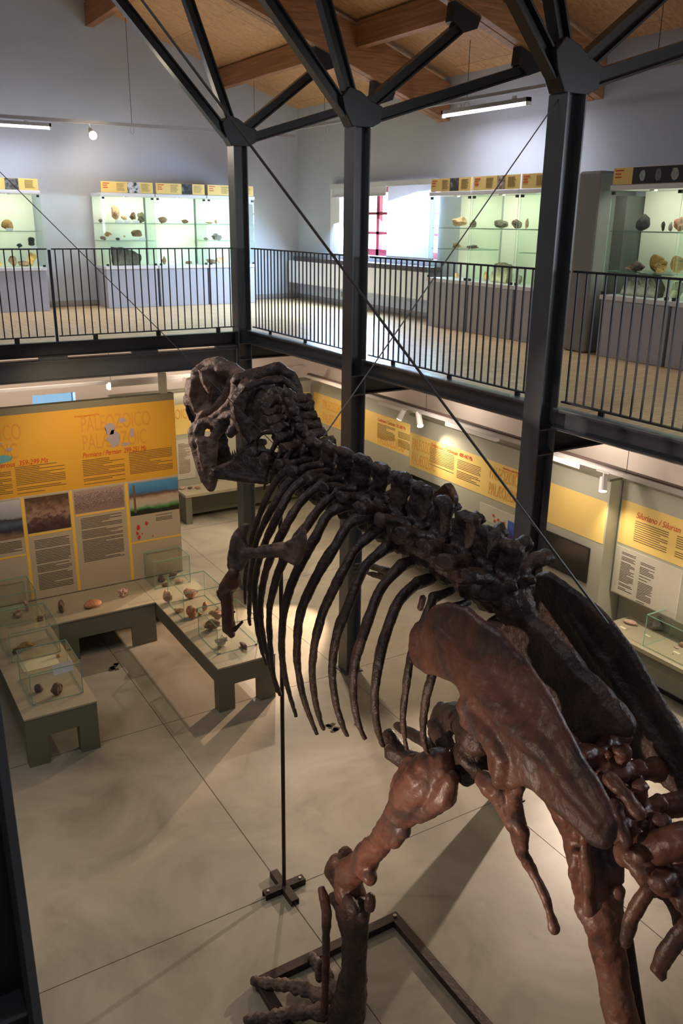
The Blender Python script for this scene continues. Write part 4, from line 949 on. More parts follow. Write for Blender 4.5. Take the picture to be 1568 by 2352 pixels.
obj('right_bar', beamr(3.26, 3.34, 1.4, 4.45), M['rust'], t, bevel=.003)
obj('left_bar', beamr(2.04, 2.12, 1.4, 4.45), M['rust'], t, bevel=.003)
obj('rear_bar', beamr(2.04, 3.34, 1.32, 1.40), M['rust'], t, bevel=.003)
for x, y in ((2.08, 4.49), (3.30, 4.49)): obj('bolt', tube(B(), [(x, y, .06), (x, y, .072)], .016, 8), M['bolt'], t)
def decal(q, r, seed, lab, n=7):
    rr = random.Random(seed); bm = B()
    for k in range(n):
        cx_, cy_, s_ = q[0]+rr.uniform(-r, r)*.55, q[1]+rr.uniform(-r, r)*.8, rr.uniform(.28, .42)*r
        prismz(bm, [(cx_+s_*rr.uniform(.6, 1.3)*math.cos(a), cy_+s_*rr.uniform(.6, 1.3)*math.sin(a)) for a in [i*PI/4 for i in range(8)]], .0005, .0025)
    tag(obj('floor_mark', bm, M['ink']), lab, 'floor mark', 'dark printed marks on the floor')
decal((4.319,7.198,0.000), .10, 1, 'dark printed mark on the floor, left one right of the rib tips')
decal((4.596,7.109,0.000), .09, 2, 'dark printed mark on the floor, right one among the rib tips')
decal((2.584,9.783,0.000), .10, 3, 'black splayed mark on the floor between the benches', 9)

# cables
def cable(p, q, r, lab, m='cable'):
    tag(obj('bracing_cable', tube(B(), [p, q], r, 8), M[m]), lab, 'cable', 'steel cables across the hall')
cable((0.906,6.900,6.167), (2.700,5.288,3.889), .0032, 'thin steel cable from the upper left down past the skull to the neck')
cable((1.450,4.245,6.428), (2.980,2.459,3.652), .0065, 'thick blurred grey cable crossing from the roof down to the right hip blade')
cable((5.08, 5.24, 6.34), (2.720,4.696,4.103), .0045, 'steel cable from the head of the nearest column down to the shoulder vertebrae')

def rtube(bm, pts, rad, n=8, side=None, cap=True, mi=0):
    tube(bm, pts, rad, n, side, cap, mi)
    R = rad if isinstance(rad, (list, tuple)) else [rad]*len(pts)
    for p, q in ((pts[0], R[0]), (pts[-1], R[-1])):
        if not isinstance(q, (list, tuple)) and q > .022: ell(bm, Vector(p), (q*.97,)*3, n=5)
    return bm

# ================================================================ DINOSAUR SKELETON
D = thing('dinosaur_skeleton', 'brown mounted skeleton of a large two-legged dinosaur in the middle of the hall', 'skeleton', (2.7, 3.0, 0))
def part(name, bm, m='bone', voxel=.012, amp=.006, freq=9, smooth=2, seed=0., label=None, parent=None):
    me = organic(bm, voxel, amp, freq, smooth, seed)
    return obj(name, me, M[m], parent or D, smooth=True, label=label)
def bone(pts, rad, **k): return rtube(B(), pts, rad, 10, **k)
def thick(bm, pts, r): return rtube(bm, pts, r, 8)
def lerp3(a, b_, t): return tuple(a[i]+(b_[i]-a[i])*t for i in range(3))
def rim(bm, pts, r, closed=True):
    P = list(pts)+([pts[0]] if closed else [])
    return rtube(bm, P, r, 8)
# --- ilia
ilL = [(2.300,2.943,3.641),(2.300,2.902,3.692),(2.300,2.810,3.748),(2.300,2.674,3.780),(2.300,2.576,3.759),(2.300,2.438,3.753),(2.300,2.322,3.708),(2.300,2.214,3.650),(2.300,2.126,3.587),(2.300,2.041,3.505),(2.300,1.957,3.440),(2.300,1.878,3.393),(2.300,1.809,3.331),(2.300,1.769,3.280),(2.300,1.763,3.219),(2.300,1.785,3.166),(2.300,1.823,3.151),(2.300,1.922,3.163),(2.300,2.008,3.167),(2.300,2.099,3.171),(2.300,2.170,3.177),(2.300,2.241,3.167),(2.300,2.275,3.134),(2.300,2.344,3.072),(2.300,2.405,3.066),(2.300,2.433,3.104),(2.300,2.448,3.171),(2.300,2.493,3.225),(2.300,2.573,3.232),(2.300,2.642,3.230),(2.300,2.665,3.307),(2.300,2.636,3.366),(2.300,2.648,3.396),(2.300,2.691,3.417),(2.300,2.753,3.423),(2.300,2.869,3.393),(2.300,2.954,3.363),(2.300,3.027,3.367),(2.300,3.063,3.413),(2.300,3.057,3.491),(2.300,3.015,3.564),(2.300,2.961,3.599),(2.300,2.930,3.612)]
bm = plate(B(), ilL, (.055, 0, 0))
rim(bm, ilL[:18], .030, False); rim(bm, ilL[17:30], .026, False); rim(bm, ilL[30:], .030, False)
bm = rtube(bm, [(2.290,2.566,3.319),(2.290,2.442,3.275),(2.290,2.349,3.218),(2.290,2.364,3.095)], [.03, .055, .06, .05], 8)
bm = rtube(bm, [(2.275,2.865,3.633),(2.275,2.601,3.552),(2.275,2.356,3.438),(2.275,2.112,3.386),(2.275,1.789,3.247)], [(.03,.02), (.04,.10), (.045,.09), (.04,.07), (.02,.03)], 10, side=(1, 0, 0))
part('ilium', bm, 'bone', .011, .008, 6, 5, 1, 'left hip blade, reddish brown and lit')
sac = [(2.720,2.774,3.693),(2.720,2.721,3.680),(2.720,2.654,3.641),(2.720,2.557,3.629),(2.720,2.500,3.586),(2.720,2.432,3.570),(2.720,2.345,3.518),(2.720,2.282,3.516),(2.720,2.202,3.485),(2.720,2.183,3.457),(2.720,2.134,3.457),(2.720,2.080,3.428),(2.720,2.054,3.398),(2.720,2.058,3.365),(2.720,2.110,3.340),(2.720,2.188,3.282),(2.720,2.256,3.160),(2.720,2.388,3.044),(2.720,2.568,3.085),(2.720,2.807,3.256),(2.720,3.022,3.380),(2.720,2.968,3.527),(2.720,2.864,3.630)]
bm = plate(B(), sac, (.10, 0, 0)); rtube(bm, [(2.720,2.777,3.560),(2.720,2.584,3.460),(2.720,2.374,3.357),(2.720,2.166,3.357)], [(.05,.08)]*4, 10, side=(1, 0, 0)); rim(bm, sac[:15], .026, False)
part('sacral_crest', bm, 'bone_shaded', .012, .007, 7, 5, 5)
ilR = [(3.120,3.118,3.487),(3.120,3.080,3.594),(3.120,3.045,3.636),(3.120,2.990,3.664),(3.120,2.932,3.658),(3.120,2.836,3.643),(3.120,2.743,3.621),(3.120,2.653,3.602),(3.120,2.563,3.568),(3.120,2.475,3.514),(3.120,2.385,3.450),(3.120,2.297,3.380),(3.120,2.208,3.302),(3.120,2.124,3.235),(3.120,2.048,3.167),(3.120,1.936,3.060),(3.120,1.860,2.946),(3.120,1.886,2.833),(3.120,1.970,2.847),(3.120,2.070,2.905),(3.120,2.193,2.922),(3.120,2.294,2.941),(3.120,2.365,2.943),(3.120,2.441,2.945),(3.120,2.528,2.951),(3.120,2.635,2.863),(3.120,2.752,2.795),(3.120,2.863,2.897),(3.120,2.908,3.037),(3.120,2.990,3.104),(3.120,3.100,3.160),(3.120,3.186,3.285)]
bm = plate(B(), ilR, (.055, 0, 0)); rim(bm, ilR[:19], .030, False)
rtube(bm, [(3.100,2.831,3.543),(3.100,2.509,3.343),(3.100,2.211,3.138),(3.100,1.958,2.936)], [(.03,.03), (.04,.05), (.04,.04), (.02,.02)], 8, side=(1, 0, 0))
part('ilium', bm, 'bone_shaded', .013, .007, 6, 5, 9, 'right hip blade, nearly black in shade')
# --- pubis, ischium
bm = B()
rtube(bm, [(2.500,3.535,2.581),(2.500,3.473,2.522),(2.520,3.369,2.510),(2.550,3.205,2.561),(2.600,3.058,2.614)], [.045, .07, .062, .055, .06], 10)
rtube(bm, [(2.620,2.930,2.767),(2.600,3.023,2.649),(2.620,3.170,2.722),(2.660,3.303,2.732)], [.12, .10, .06, .05], 10)
rtube(bm, [(2.800,3.866,2.367),(2.800,3.710,2.398),(2.780,3.483,2.451),(2.700,3.184,2.602)], [.035, .04, .04, .06], 8)
rtube(bm, [(2.740,3.329,2.764),(2.720,3.229,2.825),(2.660,3.080,2.870),(2.550,2.811,2.953)], [.06, .075, .075, .09], 10)
rtube(bm, [(2.740,3.351,2.781),(2.740,3.367,2.627),(2.700,3.302,2.575)], [.06, .065, .06], 8)
rtube(bm, [(2.600,2.913,2.838),(2.580,2.849,2.790),(2.560,2.903,2.683)], [.11, .12, .06], 10)
part('pubis', bm, 'bone_shaded', .013, .012, 8, 2, 3)
bm = B()
rtube(bm, [(2.400,2.589,2.913),(2.420,2.496,2.911),(2.440,2.440,2.835),(2.460,2.400,2.732),(2.480,2.377,2.602),(2.500,2.309,2.523),(2.500,2.231,2.459),(2.500,2.183,2.394),(2.500,2.152,2.328)], [.05, .082, .062, .048, .032, .027, .023, .020, .032], 10)
rtube(bm, [(2.400,2.365,3.031),(2.420,2.399,2.931),(2.440,2.422,2.835)], [.035, .040, .03], 8)
rtube(bm, [(2.430,2.418,2.817),(2.450,2.359,2.752),(2.470,2.359,2.645)], [.03, .034, .02], 8)
part('ischium', bm, 'bone', .009, .008, 12, 2, 4)
# --- left leg
hipL = [(2.420,2.985,2.710)]; kneeL = [(2.360,3.727,1.522)]
bm = B()
rtube(bm, [(2.460,2.999,2.708),(2.420,3.036,2.637),(2.400,3.136,2.469),(2.380,3.241,2.262),(2.370,3.403,1.980),(2.360,3.554,1.726),(2.360,3.726,1.488)], [.11, .135, .125, .085, .072, .088, .095], 12)
rtube(bm, [(2.440,3.221,2.613),(2.420,3.268,2.477),(2.400,3.317,2.336),(2.380,3.285,2.277)], [.05, .06, .045, .02], 8)
rtube(bm, [(2.420,2.858,2.736),(2.400,2.877,2.625),(2.390,2.984,2.476),(2.380,3.118,2.317)], [.05, .07, .05, .03], 8)
rtube(bm, [(2.340,3.829,1.539),(2.340,3.898,1.400),(2.350,3.786,1.324)], [.05, .062, .05], 10)
rtube(bm, [(2.420,3.863,1.531),(2.440,3.855,1.441)], [.055, .055], 8)
rtube(bm, [(2.340,3.572,1.699),(2.330,3.458,1.715),(2.320,3.419,1.711)], [.07, .055, .050], 10)
rtube(bm, [(2.360,3.751,1.434),(2.360,3.691,1.371),(2.370,3.674,1.318)], [.095, .10, .09], 10)
rtube(bm, [(2.360,3.168,2.233),(2.340,3.219,2.131),(2.340,3.288,2.036)], [.05, .05, .03], 8)
part('femur', bm, 'bone', .012, .013, 8, 2, 11, 'left thigh bone, reddish and lit')
bm = B()
rtube(bm, [(2.380,3.711,1.301),(2.380,3.698,1.223),(2.380,3.684,1.128),(2.380,3.668,0.962),(2.380,3.672,0.738),(2.380,3.699,0.524),(2.380,3.727,0.341),(2.380,3.724,0.227)], [(.115,.115), (.12,.12), (.10,.10), (.085,.085), (.088,.088), (.11,.11), (.13,.125), (.11,.10)], 12)
rtube(bm, [(2.360,3.883,1.181),(2.360,3.799,1.167)], [.050, .055], 8)
rtube(bm, [(2.360,3.472,1.519),(2.360,3.479,1.431)], [.035, .035], 8)
rtube(bm, [(2.280,3.595,1.432),(2.280,3.532,1.408)], [.04, .045], 8)
rtube(bm, [(2.360,3.577,1.384),(2.360,3.554,1.300)], [.05, .04], 8)
part('tibia', bm, 'bone_shaded', .012, .010, 9, 2, 13)
part('fibula', bone([(2.220,3.833,1.376),(2.220,3.793,1.321),(2.220,3.758,1.216),(2.240,3.801,0.954),(2.260,3.832,0.693),(2.280,3.875,0.411),(2.300,3.919,0.118)], [.022, .034, .036, .028, .027, .026, .03]), 'bone', .008, .005, 12, 2, 14)
# foot
def toe(pts, r0, n, parent=None, seed=1):
    bm = B(); P = [Vector(p) for p in pts]
    for i in range(len(P)-1):
        a, b_ = P[i], P[i+1]; q = r0*(1-.11*i)
        rtube(bm, [a, a.lerp(b_, .2), a.lerp(b_, .5), a.lerp(b_, .8), b_], [q, q*1.12, q*.72, q*1.02, q*.8], 8)
    return part('toe', bm, 'bone_lit', .007, .008, 16, 1, seed)
toe([(2.30, 3.93, .17), (2.17, 4.05, .13), (2.04, 4.12, .09), (1.93, 4.19, .07), (1.85, 4.24, .05)], .062, 4, seed=3)
toe([(2.36, 4.02, .17), (2.27, 4.22, .14), (2.17, 4.33, .11), (2.09, 4.43, .08), (2.03, 4.50, .07)], .060, 4, seed=4)
toe([(2.46, 4.02, .15), (2.50, 4.25, .12), (2.50, 4.38, .09), (2.52, 4.48, .06)], .055, 3, seed=5)
part('metatarsals', bone([(2.380,3.726,0.303),(2.370,3.764,0.184),(2.360,3.832,0.008)], [.12, .12, .10]), 'bone_shaded', .014, .008, 9, 2, 6)
part('hallux', bone([(2.44, 4.18, .34), (2.43, 4.22, .26), (2.42, 4.20, .15)], [.02, .035, .03]), 'bone_lit', .008, .006, 14, 1, 8)
# --- right leg
bm = B()
rtube(bm, [(3.020,2.723,2.600),(3.050,2.608,2.469),(3.080,2.540,2.336),(3.080,2.475,2.199),(3.080,2.421,2.082),(3.080,2.392,2.005)], [.10, .11, .10, .105, .11, .10], 12)
rtube(bm, [(2.980,2.480,2.309),(2.980,2.465,2.194),(3.000,2.432,2.111)], [.035, .05, .045], 8)
rtube(bm, [(3.150,2.427,2.387),(3.170,2.384,2.256),(3.170,2.346,2.157)], [.04, .045, .045], 8)
rtube(bm, [(2.980,2.451,2.495),(2.980,2.394,2.262),(2.980,2.352,2.042)], [.03, .03, .035], 8)
part('femur', bm, 'bone', .012, .013, 8, 2, 21, 'right thigh bone')
bm = B()
rtube(bm, [(3.080,2.377,1.988),(3.080,2.335,1.950),(3.080,2.304,1.859),(3.080,2.249,1.731),(3.080,2.188,1.578),(3.080,2.113,1.410),(3.080,2.060,1.217),(3.080,2.021,1.072),(3.080,1.986,0.919)], [.13, .12, .095, .09, .088, .095, .085, .10, .12], 12)
rtube(bm, [(3.000,2.402,2.005),(3.000,2.387,1.981)], [.05, .05], 8)
rtube(bm, [(3.150,2.322,2.114),(3.150,2.329,2.007),(3.120,2.328,1.980)], [.05, .05, .05], 8)
part('tibia', bm, 'bone', .012, .010, 9, 2, 23)
bm = bone([(3.10, 2.06, .70), (3.11, 2.12, .45), (3.12, 2.2, .25), (3.12, 2.35, .10)], [.11, .09, .10, .09]); part('metatarsals', bm, 'bone', .014, .008, 9, 2, 24)
for k, (a, b_) in enumerate((((3.0, 2.35, .08), (2.85, 2.62, .05)), ((3.12, 2.4, .08), (3.12, 2.75, .05)), ((3.24, 2.35, .08), (3.36, 2.62, .05)))):
    part('toe', bone([a, lerp3(a, b_, .5), b_], [.06, .045, .03]), 'bone', .010, .006, 12, 1, 30+k)
tag(obj('iron_support_rod', rtube(B(), [(3.260,2.328,1.866), tuple((3.260,2.328,1.866)[i]+((3.260,2.084,1.355)[i]-(3.260,2.328,1.866)[i])*2.6 if i < 2 else 0.0 for i in range(3))], .026, 8), M['rust']), 'straight dark iron rod beside the right shin of the skeleton', 'rod')
# --- vertebral column
def vertebra_bm(L, r, sp_h, sp_w, tr_l, tilt=0.25, tr_up=.12, knob=True):
    """centrum along +Y, neural spine up, transverse processes sideways"""
    bm = B()
    rtube(bm, [(0, -L/2, 0), (0, -L*.3, 0), (0, 0, 0), (0, L*.3, 0), (0, L/2, 0)], [r, r*.95, r*.72, r*.95, r], 10)
    rtube(bm, [(0, 0, r*.5), (0, -tilt*.3*sp_h, r+sp_h*.3), (0, -tilt*.7*sp_h, r+sp_h*.7), (0, -tilt*sp_h, r+sp_h)], [(r*.80, sp_w*.70), (r*.34, sp_w*.62), (r*.30, sp_w*.66), (r*.40, sp_w*.60)], 10, side=(1, 0, 0))
    if knob: ell(bm, (0, -tilt*sp_h+.01, r+sp_h-.01), (r*.46, sp_w*.72, r*.34), n=5)
    for s in (-1, 1):
        rtube(bm, [(s*r*.3, 0, r*.8), (s*tr_l*.5, -.01, r+tr_up*.6), (s*tr_l, -.03, r+tr_up)], [(r*.62, r*.5), (r*.50, r*.34), (r*.55, r*.34)], 8)
        ell(bm, (s*r*1.0, .01, r*.7), (r*.7, L*.55, r*.5), n=5)
        rtube(bm, [(s*r*.4, L*.3, r*.9), (s*r*.6, L*.75, r*1.25)], [r*.32, r*.22], 6)
        rtube(bm, [(s*r*.4, -L*.3, r*.9), (s*r*.55, -L*.7, r*1.3)], [r*.32, r*.22], 6)
    return bm
def vert_part(name, bm, c, pitch, m, seed, yaw_=0., voxel=.011):
    me = organic(bm, voxel, .015, 13, 1, seed)
    R = Matrix.Rotation(yaw_, 4, 'Z') @ Matrix.Rotation(pitch, 4, 'X')
    me.transform(Matrix.Translation(c) @ R)
    return obj(name, me, M[m], D, smooth=True)
dors = [5.22, 5.02, 4.82, 4.62, 4.42, 4.22, 4.02, 3.82, 3.62, 3.42, 3.22, 3.04, 2.88]
for i, y in enumerate(dors):
    z = 3.72+.045*math.sin((i+1)/13*PI)-.004*i
    h = .17+.05*math.sin(i/12*PI)
    vert_part('dorsal_vertebra', vertebra_bm(.19, .105, h+.02, .115+.012*(i % 3), .27, .22, .09), (2.70, y, z), .0, 'bone_shaded', 40+i)
# fan shaped spine top beside the lumbar vertebrae
bm = plate(B(), [(2.900,3.776,3.937),(2.900,3.670,4.003),(2.900,3.610,4.055),(2.900,3.569,4.035),(2.900,3.534,3.989),(2.900,3.530,3.949),(2.900,3.567,3.918),(2.900,3.710,3.887)], (.05, 0, 0)); part('spine_fan', bm, 'bone', .008, .004, 12, 2, 61)
# right transverse processes that stick out behind the spine
for k, (a, b_) in enumerate((((985,1190), (1014,1171)), ((1020,1222), (1052,1203)), ((1070,1245), (1098,1243)), ((1100,1290), (1124,1273)), ((1130,1330), (1158,1318)))):
    pass
trp = [[(2.780,3.650,3.846),(2.860,3.655,3.862),(2.920,3.669,3.872)], [(2.780,3.486,3.812),(2.860,3.494,3.839),(2.920,3.507,3.840)], [(2.780,3.296,3.811),(2.860,3.320,3.800),(2.920,3.343,3.782)], [(2.780,3.199,3.740),(2.860,3.218,3.752),(2.920,3.244,3.741)], [(2.780,3.072,3.693),(2.860,3.086,3.690),(2.920,3.111,3.673)]]
for k, p in enumerate(trp): part('transverse_process', bone(p, [.04, .045, .036]), 'bone_shaded', .009, .006, 12, 2, 62+k)
# --- neck: rises to the skull
neck = [(2.700,4.908,3.896),(2.700,5.025,3.949),(2.690,5.101,4.013),(2.680,5.152,4.084),(2.680,5.197,4.149),(2.680,5.235,4.207)]
for i, c in enumerate(neck):
    vert_part('neck_vertebra', vertebra_bm(.16, .10-.004*i, .10, .09, .20, .3, .03), c, .15+.13*i, 'bone_shaded', 80+i)
for k, p in enumerate(([(2.550,4.905,4.031),(2.500,4.904,3.947),(2.480,4.945,3.835),(2.480,5.000,3.744)], [(2.520,4.940,4.071),(2.480,4.980,3.962),(2.460,4.996,3.840),(2.460,5.055,3.685)], [(2.500,4.976,4.110),(2.460,5.079,4.078),(2.440,5.121,4.026),(2.440,5.112,3.937)], [(2.550,4.825,4.019),(2.500,4.830,3.936),(2.480,4.856,3.842)])):
    part('neck_rib', bone(p, [.022, .016, .012, .009][:len(p)]), 'bone_shaded', .006, .003, 16, 1, 90+k)
# --- left ribs
def smooth_path(pts, k=3):
    P = [Vector(p) for p in pts]; P = [P[0]*2-P[1]]+P+[P[-1]*2-P[-2]]; out = []
    for i in range(1, len(P)-2):
        for j in range(k):
            t = j/k; a, b_, c, d = P[i-1], P[i], P[i+1], P[i+2]
            out.append(.5*((2*b_)+(c-a)*t+(2*a-5*b_+4*c-d)*t*t+(3*b_-a-3*c+d)*t**3))
    return out+[P[-2]]
def rib(pts, w=.034, seed=0, m='bone_shaded'):
    pts = smooth_path(pts); w *= 1.02
    n = len(pts); R = []
    for i in range(n):
        t = i/(n-1); a = w*(1.15-.55*t) if t < .9 else w*.5
        R.append((a*.72, a))
    bm = rtube(B(), pts, R, 8, side=(1, 0, 0))
    p0, p1 = Vector(pts[0]), Vector(pts[1])
    rtube(bm, [p0, p0+Vector((.14, .02, .0))], [w*1.0, w*.8], 8)
    return part('rib', bm, m, .008, .004, 12, 2, seed)
rib([(2.500,4.696,3.953),(2.420,4.770,3.840),(2.360,4.813,3.709),(2.320,4.883,3.525),(2.320,5.019,3.259),(2.340,5.139,3.014),(2.360,5.195,2.790)], .030, 101)
rib([(2.500,4.556,3.959),(2.400,4.622,3.838),(2.320,4.620,3.732),(2.280,4.675,3.602),(2.260,4.769,3.436),(2.260,4.872,3.118),(2.300,5.003,2.756),(2.300,4.983,2.737)], .031, 102)
rib([(2.500,4.477,3.933),(2.380,4.496,3.846),(2.280,4.452,3.750),(2.220,4.493,3.596),(2.200,4.596,3.398),(2.200,4.684,3.167),(2.220,4.717,2.912),(2.260,4.730,2.674),(2.280,4.688,2.552)], .033, 103)
rib([(2.500,4.324,3.922),(2.380,4.322,3.850),(2.260,4.271,3.770),(2.180,4.278,3.636),(2.150,4.383,3.433),(2.150,4.469,3.239),(2.170,4.544,3.028),(2.200,4.562,2.824),(2.240,4.547,2.611),(2.280,4.535,2.424)], .034, 104)
rib([(2.500,4.158,3.912),(2.380,4.141,3.838),(2.260,4.078,3.769),(2.180,4.090,3.673),(2.130,4.168,3.505),(2.120,4.237,3.352),(2.120,4.307,3.182),(2.140,4.359,3.019),(2.160,4.387,2.842),(2.190,4.409,2.650),(2.220,4.372,2.499)], .035, 105)
rib([(2.520,3.993,3.890),(2.360,4.005,3.839),(2.240,3.946,3.741),(2.160,3.960,3.606),(2.120,4.013,3.454),(2.100,4.065,3.286),(2.100,4.102,3.140),(2.120,4.150,2.952),(2.150,4.172,2.760),(2.190,4.175,2.595),(2.220,4.157,2.457)], .037, 106)
rib([(2.530,3.853,3.853),(2.420,3.882,3.803),(2.320,3.843,3.720),(2.250,3.844,3.636),(2.180,3.869,3.496),(2.130,3.907,3.343),(2.120,3.942,3.187),(2.130,3.973,3.014),(2.150,3.984,2.843),(2.180,3.969,2.669),(2.220,3.954,2.534),(2.250,3.942,2.441)], .038, 107)
rib([(2.530,3.756,3.794),(2.400,3.759,3.710),(2.280,3.691,3.638),(2.200,3.667,3.544),(2.150,3.684,3.429),(2.120,3.717,3.277),(2.120,3.761,3.115),(2.140,3.807,2.934),(2.180,3.836,2.739),(2.210,3.841,2.618),(2.240,3.845,2.536)], .036, 108)
rib([(2.540,3.679,3.708),(2.400,3.661,3.639),(2.280,3.577,3.569),(2.200,3.542,3.460),(2.150,3.539,3.355),(2.130,3.557,3.207),(2.140,3.581,3.046),(2.170,3.591,2.872),(2.200,3.581,2.746),(2.240,3.577,2.644)], .037, 109)
rib([(2.540,3.523,3.658),(2.400,3.498,3.573),(2.280,3.418,3.492),(2.200,3.366,3.395),(2.160,3.375,3.261),(2.150,3.381,3.111),(2.170,3.394,2.951),(2.200,3.385,2.822),(2.240,3.395,2.731)], .037, 110)
rib([(2.540,3.374,3.606),(2.400,3.333,3.559),(2.300,3.272,3.486),(2.220,3.220,3.392),(2.180,3.199,3.276),(2.170,3.202,3.154),(2.180,3.211,3.020),(2.220,3.232,2.866),(2.260,3.245,2.767)], .038, 111)
rib([(2.540,3.229,3.581),(2.440,3.155,3.531),(2.360,3.125,3.424),(2.300,3.094,3.311),(2.280,3.091,3.160),(2.280,3.101,3.014),(2.300,3.111,2.903),(2.320,3.109,2.794)], .030, 112)
rib([(2.560,3.124,3.550),(2.460,3.059,3.454),(2.380,3.002,3.286),(2.360,3.011,3.178),(2.360,3.031,3.053),(2.380,3.056,2.908),(2.400,3.049,2.812),(2.420,3.038,2.761)], .030, 113)
# right ribs stay close behind the spine from here
for k, y in enumerate((5.0, 4.8, 4.6, 4.4, 4.2, 4.0, 3.8, 3.6, 3.4, 3.2)):
    bm = rtube(B(), [(2.74, y, 3.78), (2.86, y-.01, 3.80), (2.95, y-.02, 3.72), (2.98, y-.03, 3.58), (2.97, y-.03, 3.46-.01*k)], [(.022, .03), (.022, .034), (.02, .03), (.018, .026), (.012, .016)], 8, side=(1, 0, 0))
    part('rib', bm, 'bone_shaded', .009, .004, 12, 1, 120+k)
for k, (p, r) in enumerate((([(2.780,3.628,3.375),(2.780,3.642,3.320),(2.780,3.656,3.280)], .02), ([(2.800,3.355,3.017),(2.800,3.369,2.948)], .018))):
    part('rib', bone(p, [r]*len(p)), 'bone_shaded', .008, .003, 12, 1, 140+k)
# --- shoulder blade and arm (left)
sp = [(2.020,4.415,3.715),(2.020,4.532,3.642),(2.020,4.623,3.541),(2.020,4.691,3.349),(2.020,4.654,3.303),(2.020,4.498,3.377),(2.020,4.391,3.482),(2.020,4.335,3.516),(2.020,4.202,3.567),(2.020,4.049,3.626),(2.020,3.925,3.659),(2.020,3.852,3.666),(2.020,3.762,3.678),(2.020,3.708,3.742),(2.020,3.664,3.855),(2.020,3.683,3.908),(2.020,3.775,3.836),(2.020,3.902,3.762),(2.020,4.040,3.716),(2.020,4.187,3.651),(2.020,4.319,3.580),(2.020,4.405,3.570),(2.020,4.434,3.603),(2.020,4.406,3.662),(2.020,4.378,3.718)]
bm = plate(B(), sp, (.035, 0, 0)); rtube(bm, [(2.010,4.513,3.593),(2.010,4.553,3.479),(2.010,4.526,3.401)], [.035, .045, .045], 8); rtube(bm, [(2.010,4.423,3.524),(2.010,4.122,3.637),(2.010,3.853,3.740)], [.03, .028, .02], 8)
part('shoulder_blade', bm, 'bone_lit', .008, .008, 10, 2, 150)
bm = B(); rtube(bm, [(1.980,4.515,3.359),(1.980,4.545,3.298),(1.980,4.653,3.197),(1.980,4.640,3.095),(1.980,4.634,3.005),(2.000,4.672,2.906),(2.000,4.632,2.889)], [.045, .06, .05, .040, .043, .046, .03], 10)
rtube(bm, [(1.970,4.649,3.215),(1.970,4.717,3.153),(1.970,4.678,3.113)], [.03, .03, .02], 8)
part('upper_arm_bone', bm, 'bone', .008, .006, 12, 2, 152)
part('forearm_bone', bone([(2.000,4.595,2.930),(2.020,4.563,2.970),(2.040,4.537,3.010)], [.018, .012, .010]), 'bone_shaded', .005, .002, 16, 1, 154)
part('forearm_bone', bone([(2.020,4.689,3.004),(2.050,4.672,3.022)], [.010, .008]), 'bone_shaded', .005, .001, 16, 1, 155)
for k, p in enumerate(([(2.840,4.077,3.358),(2.950,4.399,3.246),(3.000,4.593,3.186),(3.020,4.742,3.119)], [(2.840,4.060,3.326),(2.950,4.365,3.199),(3.000,4.569,3.136),(3.020,4.740,3.059)])):
    part('hand_bone', bone(p, [.028, .022, .012, .020]), 'bone_shaded', .007, .004, 14, 1, 156+k)
# --- tail
def caud(c, s, seed):
    vert_part('tail_vertebra', vertebra_bm(.17, .095*s, .16, .06, .16, .35, .02), c, -.15, 'bone', seed)
tv = [(2.720,2.195,3.114),(2.720,2.096,3.014),(2.720,1.972,2.909),(2.720,1.847,2.832),(2.720,1.729,2.797)]
for i, c in enumerate(tv): caud(c, 1.0-.03*i, 160+i)
for k, (p, R) in enumerate((([(2.780,2.187,3.039),(2.880,2.160,3.035),(2.980,2.121,3.043),(3.020,2.116,3.036)], [.035, .040, .045, .065]),
                            ([(2.780,2.034,2.944),(2.860,2.005,2.946),(2.940,1.956,2.971),(3.000,1.895,3.020)], [.045, .05, .055, .06]),
                            ([(2.740,2.235,3.216),(2.760,2.210,3.195),(2.780,2.191,3.153)], [.045, .05, .03]),
                            ([(2.660,2.226,3.203),(2.680,2.197,3.161),(2.680,2.218,3.119)], [.03, .045, .03]),
                            ([(2.620,2.049,3.173),(2.600,1.935,3.166),(2.600,1.861,3.129)], [.035, .03, .03]),
                            ([(2.600,1.982,3.091),(2.580,1.931,3.023),(2.580,1.888,2.975)], [.035, .03, .025]))):
    part('tail_process', bone(p, R), 'bone', .009, .008, 12, 2, 170+k)
bm = B()
rtube(bm, [(2.660,1.939,2.847),(2.680,1.851,2.926),(2.700,1.770,3.010),(2.720,1.709,3.067)], [.06, .075, .075, .07], 10)
rtube(bm, [(2.620,1.907,2.899),(2.620,1.838,2.872),(2.620,1.781,2.826),(2.620,1.760,2.806)], [.05, .055, .045, .035], 10)
part('tail_vertebra', bm, 'bone', .010, .010, 10, 2, 180)
part('chevron', bone([(2.600,1.764,2.826),(2.580,1.786,2.754),(2.560,1.799,2.656),(2.550,1.802,2.577),(2.550,1.804,2.528)], [.030, .033, .036, .030, .025]), 'bone', .008, .006, 12, 2, 182)
part('chevron', bone([(2.660,1.799,2.770),(2.720,1.763,2.736),(2.760,1.733,2.659),(2.780,1.713,2.573)], [.028, .030, .030, .028]), 'bone', .008, .006, 12, 2, 183)
part('chevron', bone([(2.600,1.580,2.788),(2.580,1.596,2.729),(2.560,1.617,2.631),(2.550,1.632,2.535),(2.550,1.598,2.512)], [.035, .038, .040, .036, .016]), 'bone', .008, .006, 12, 2, 184)
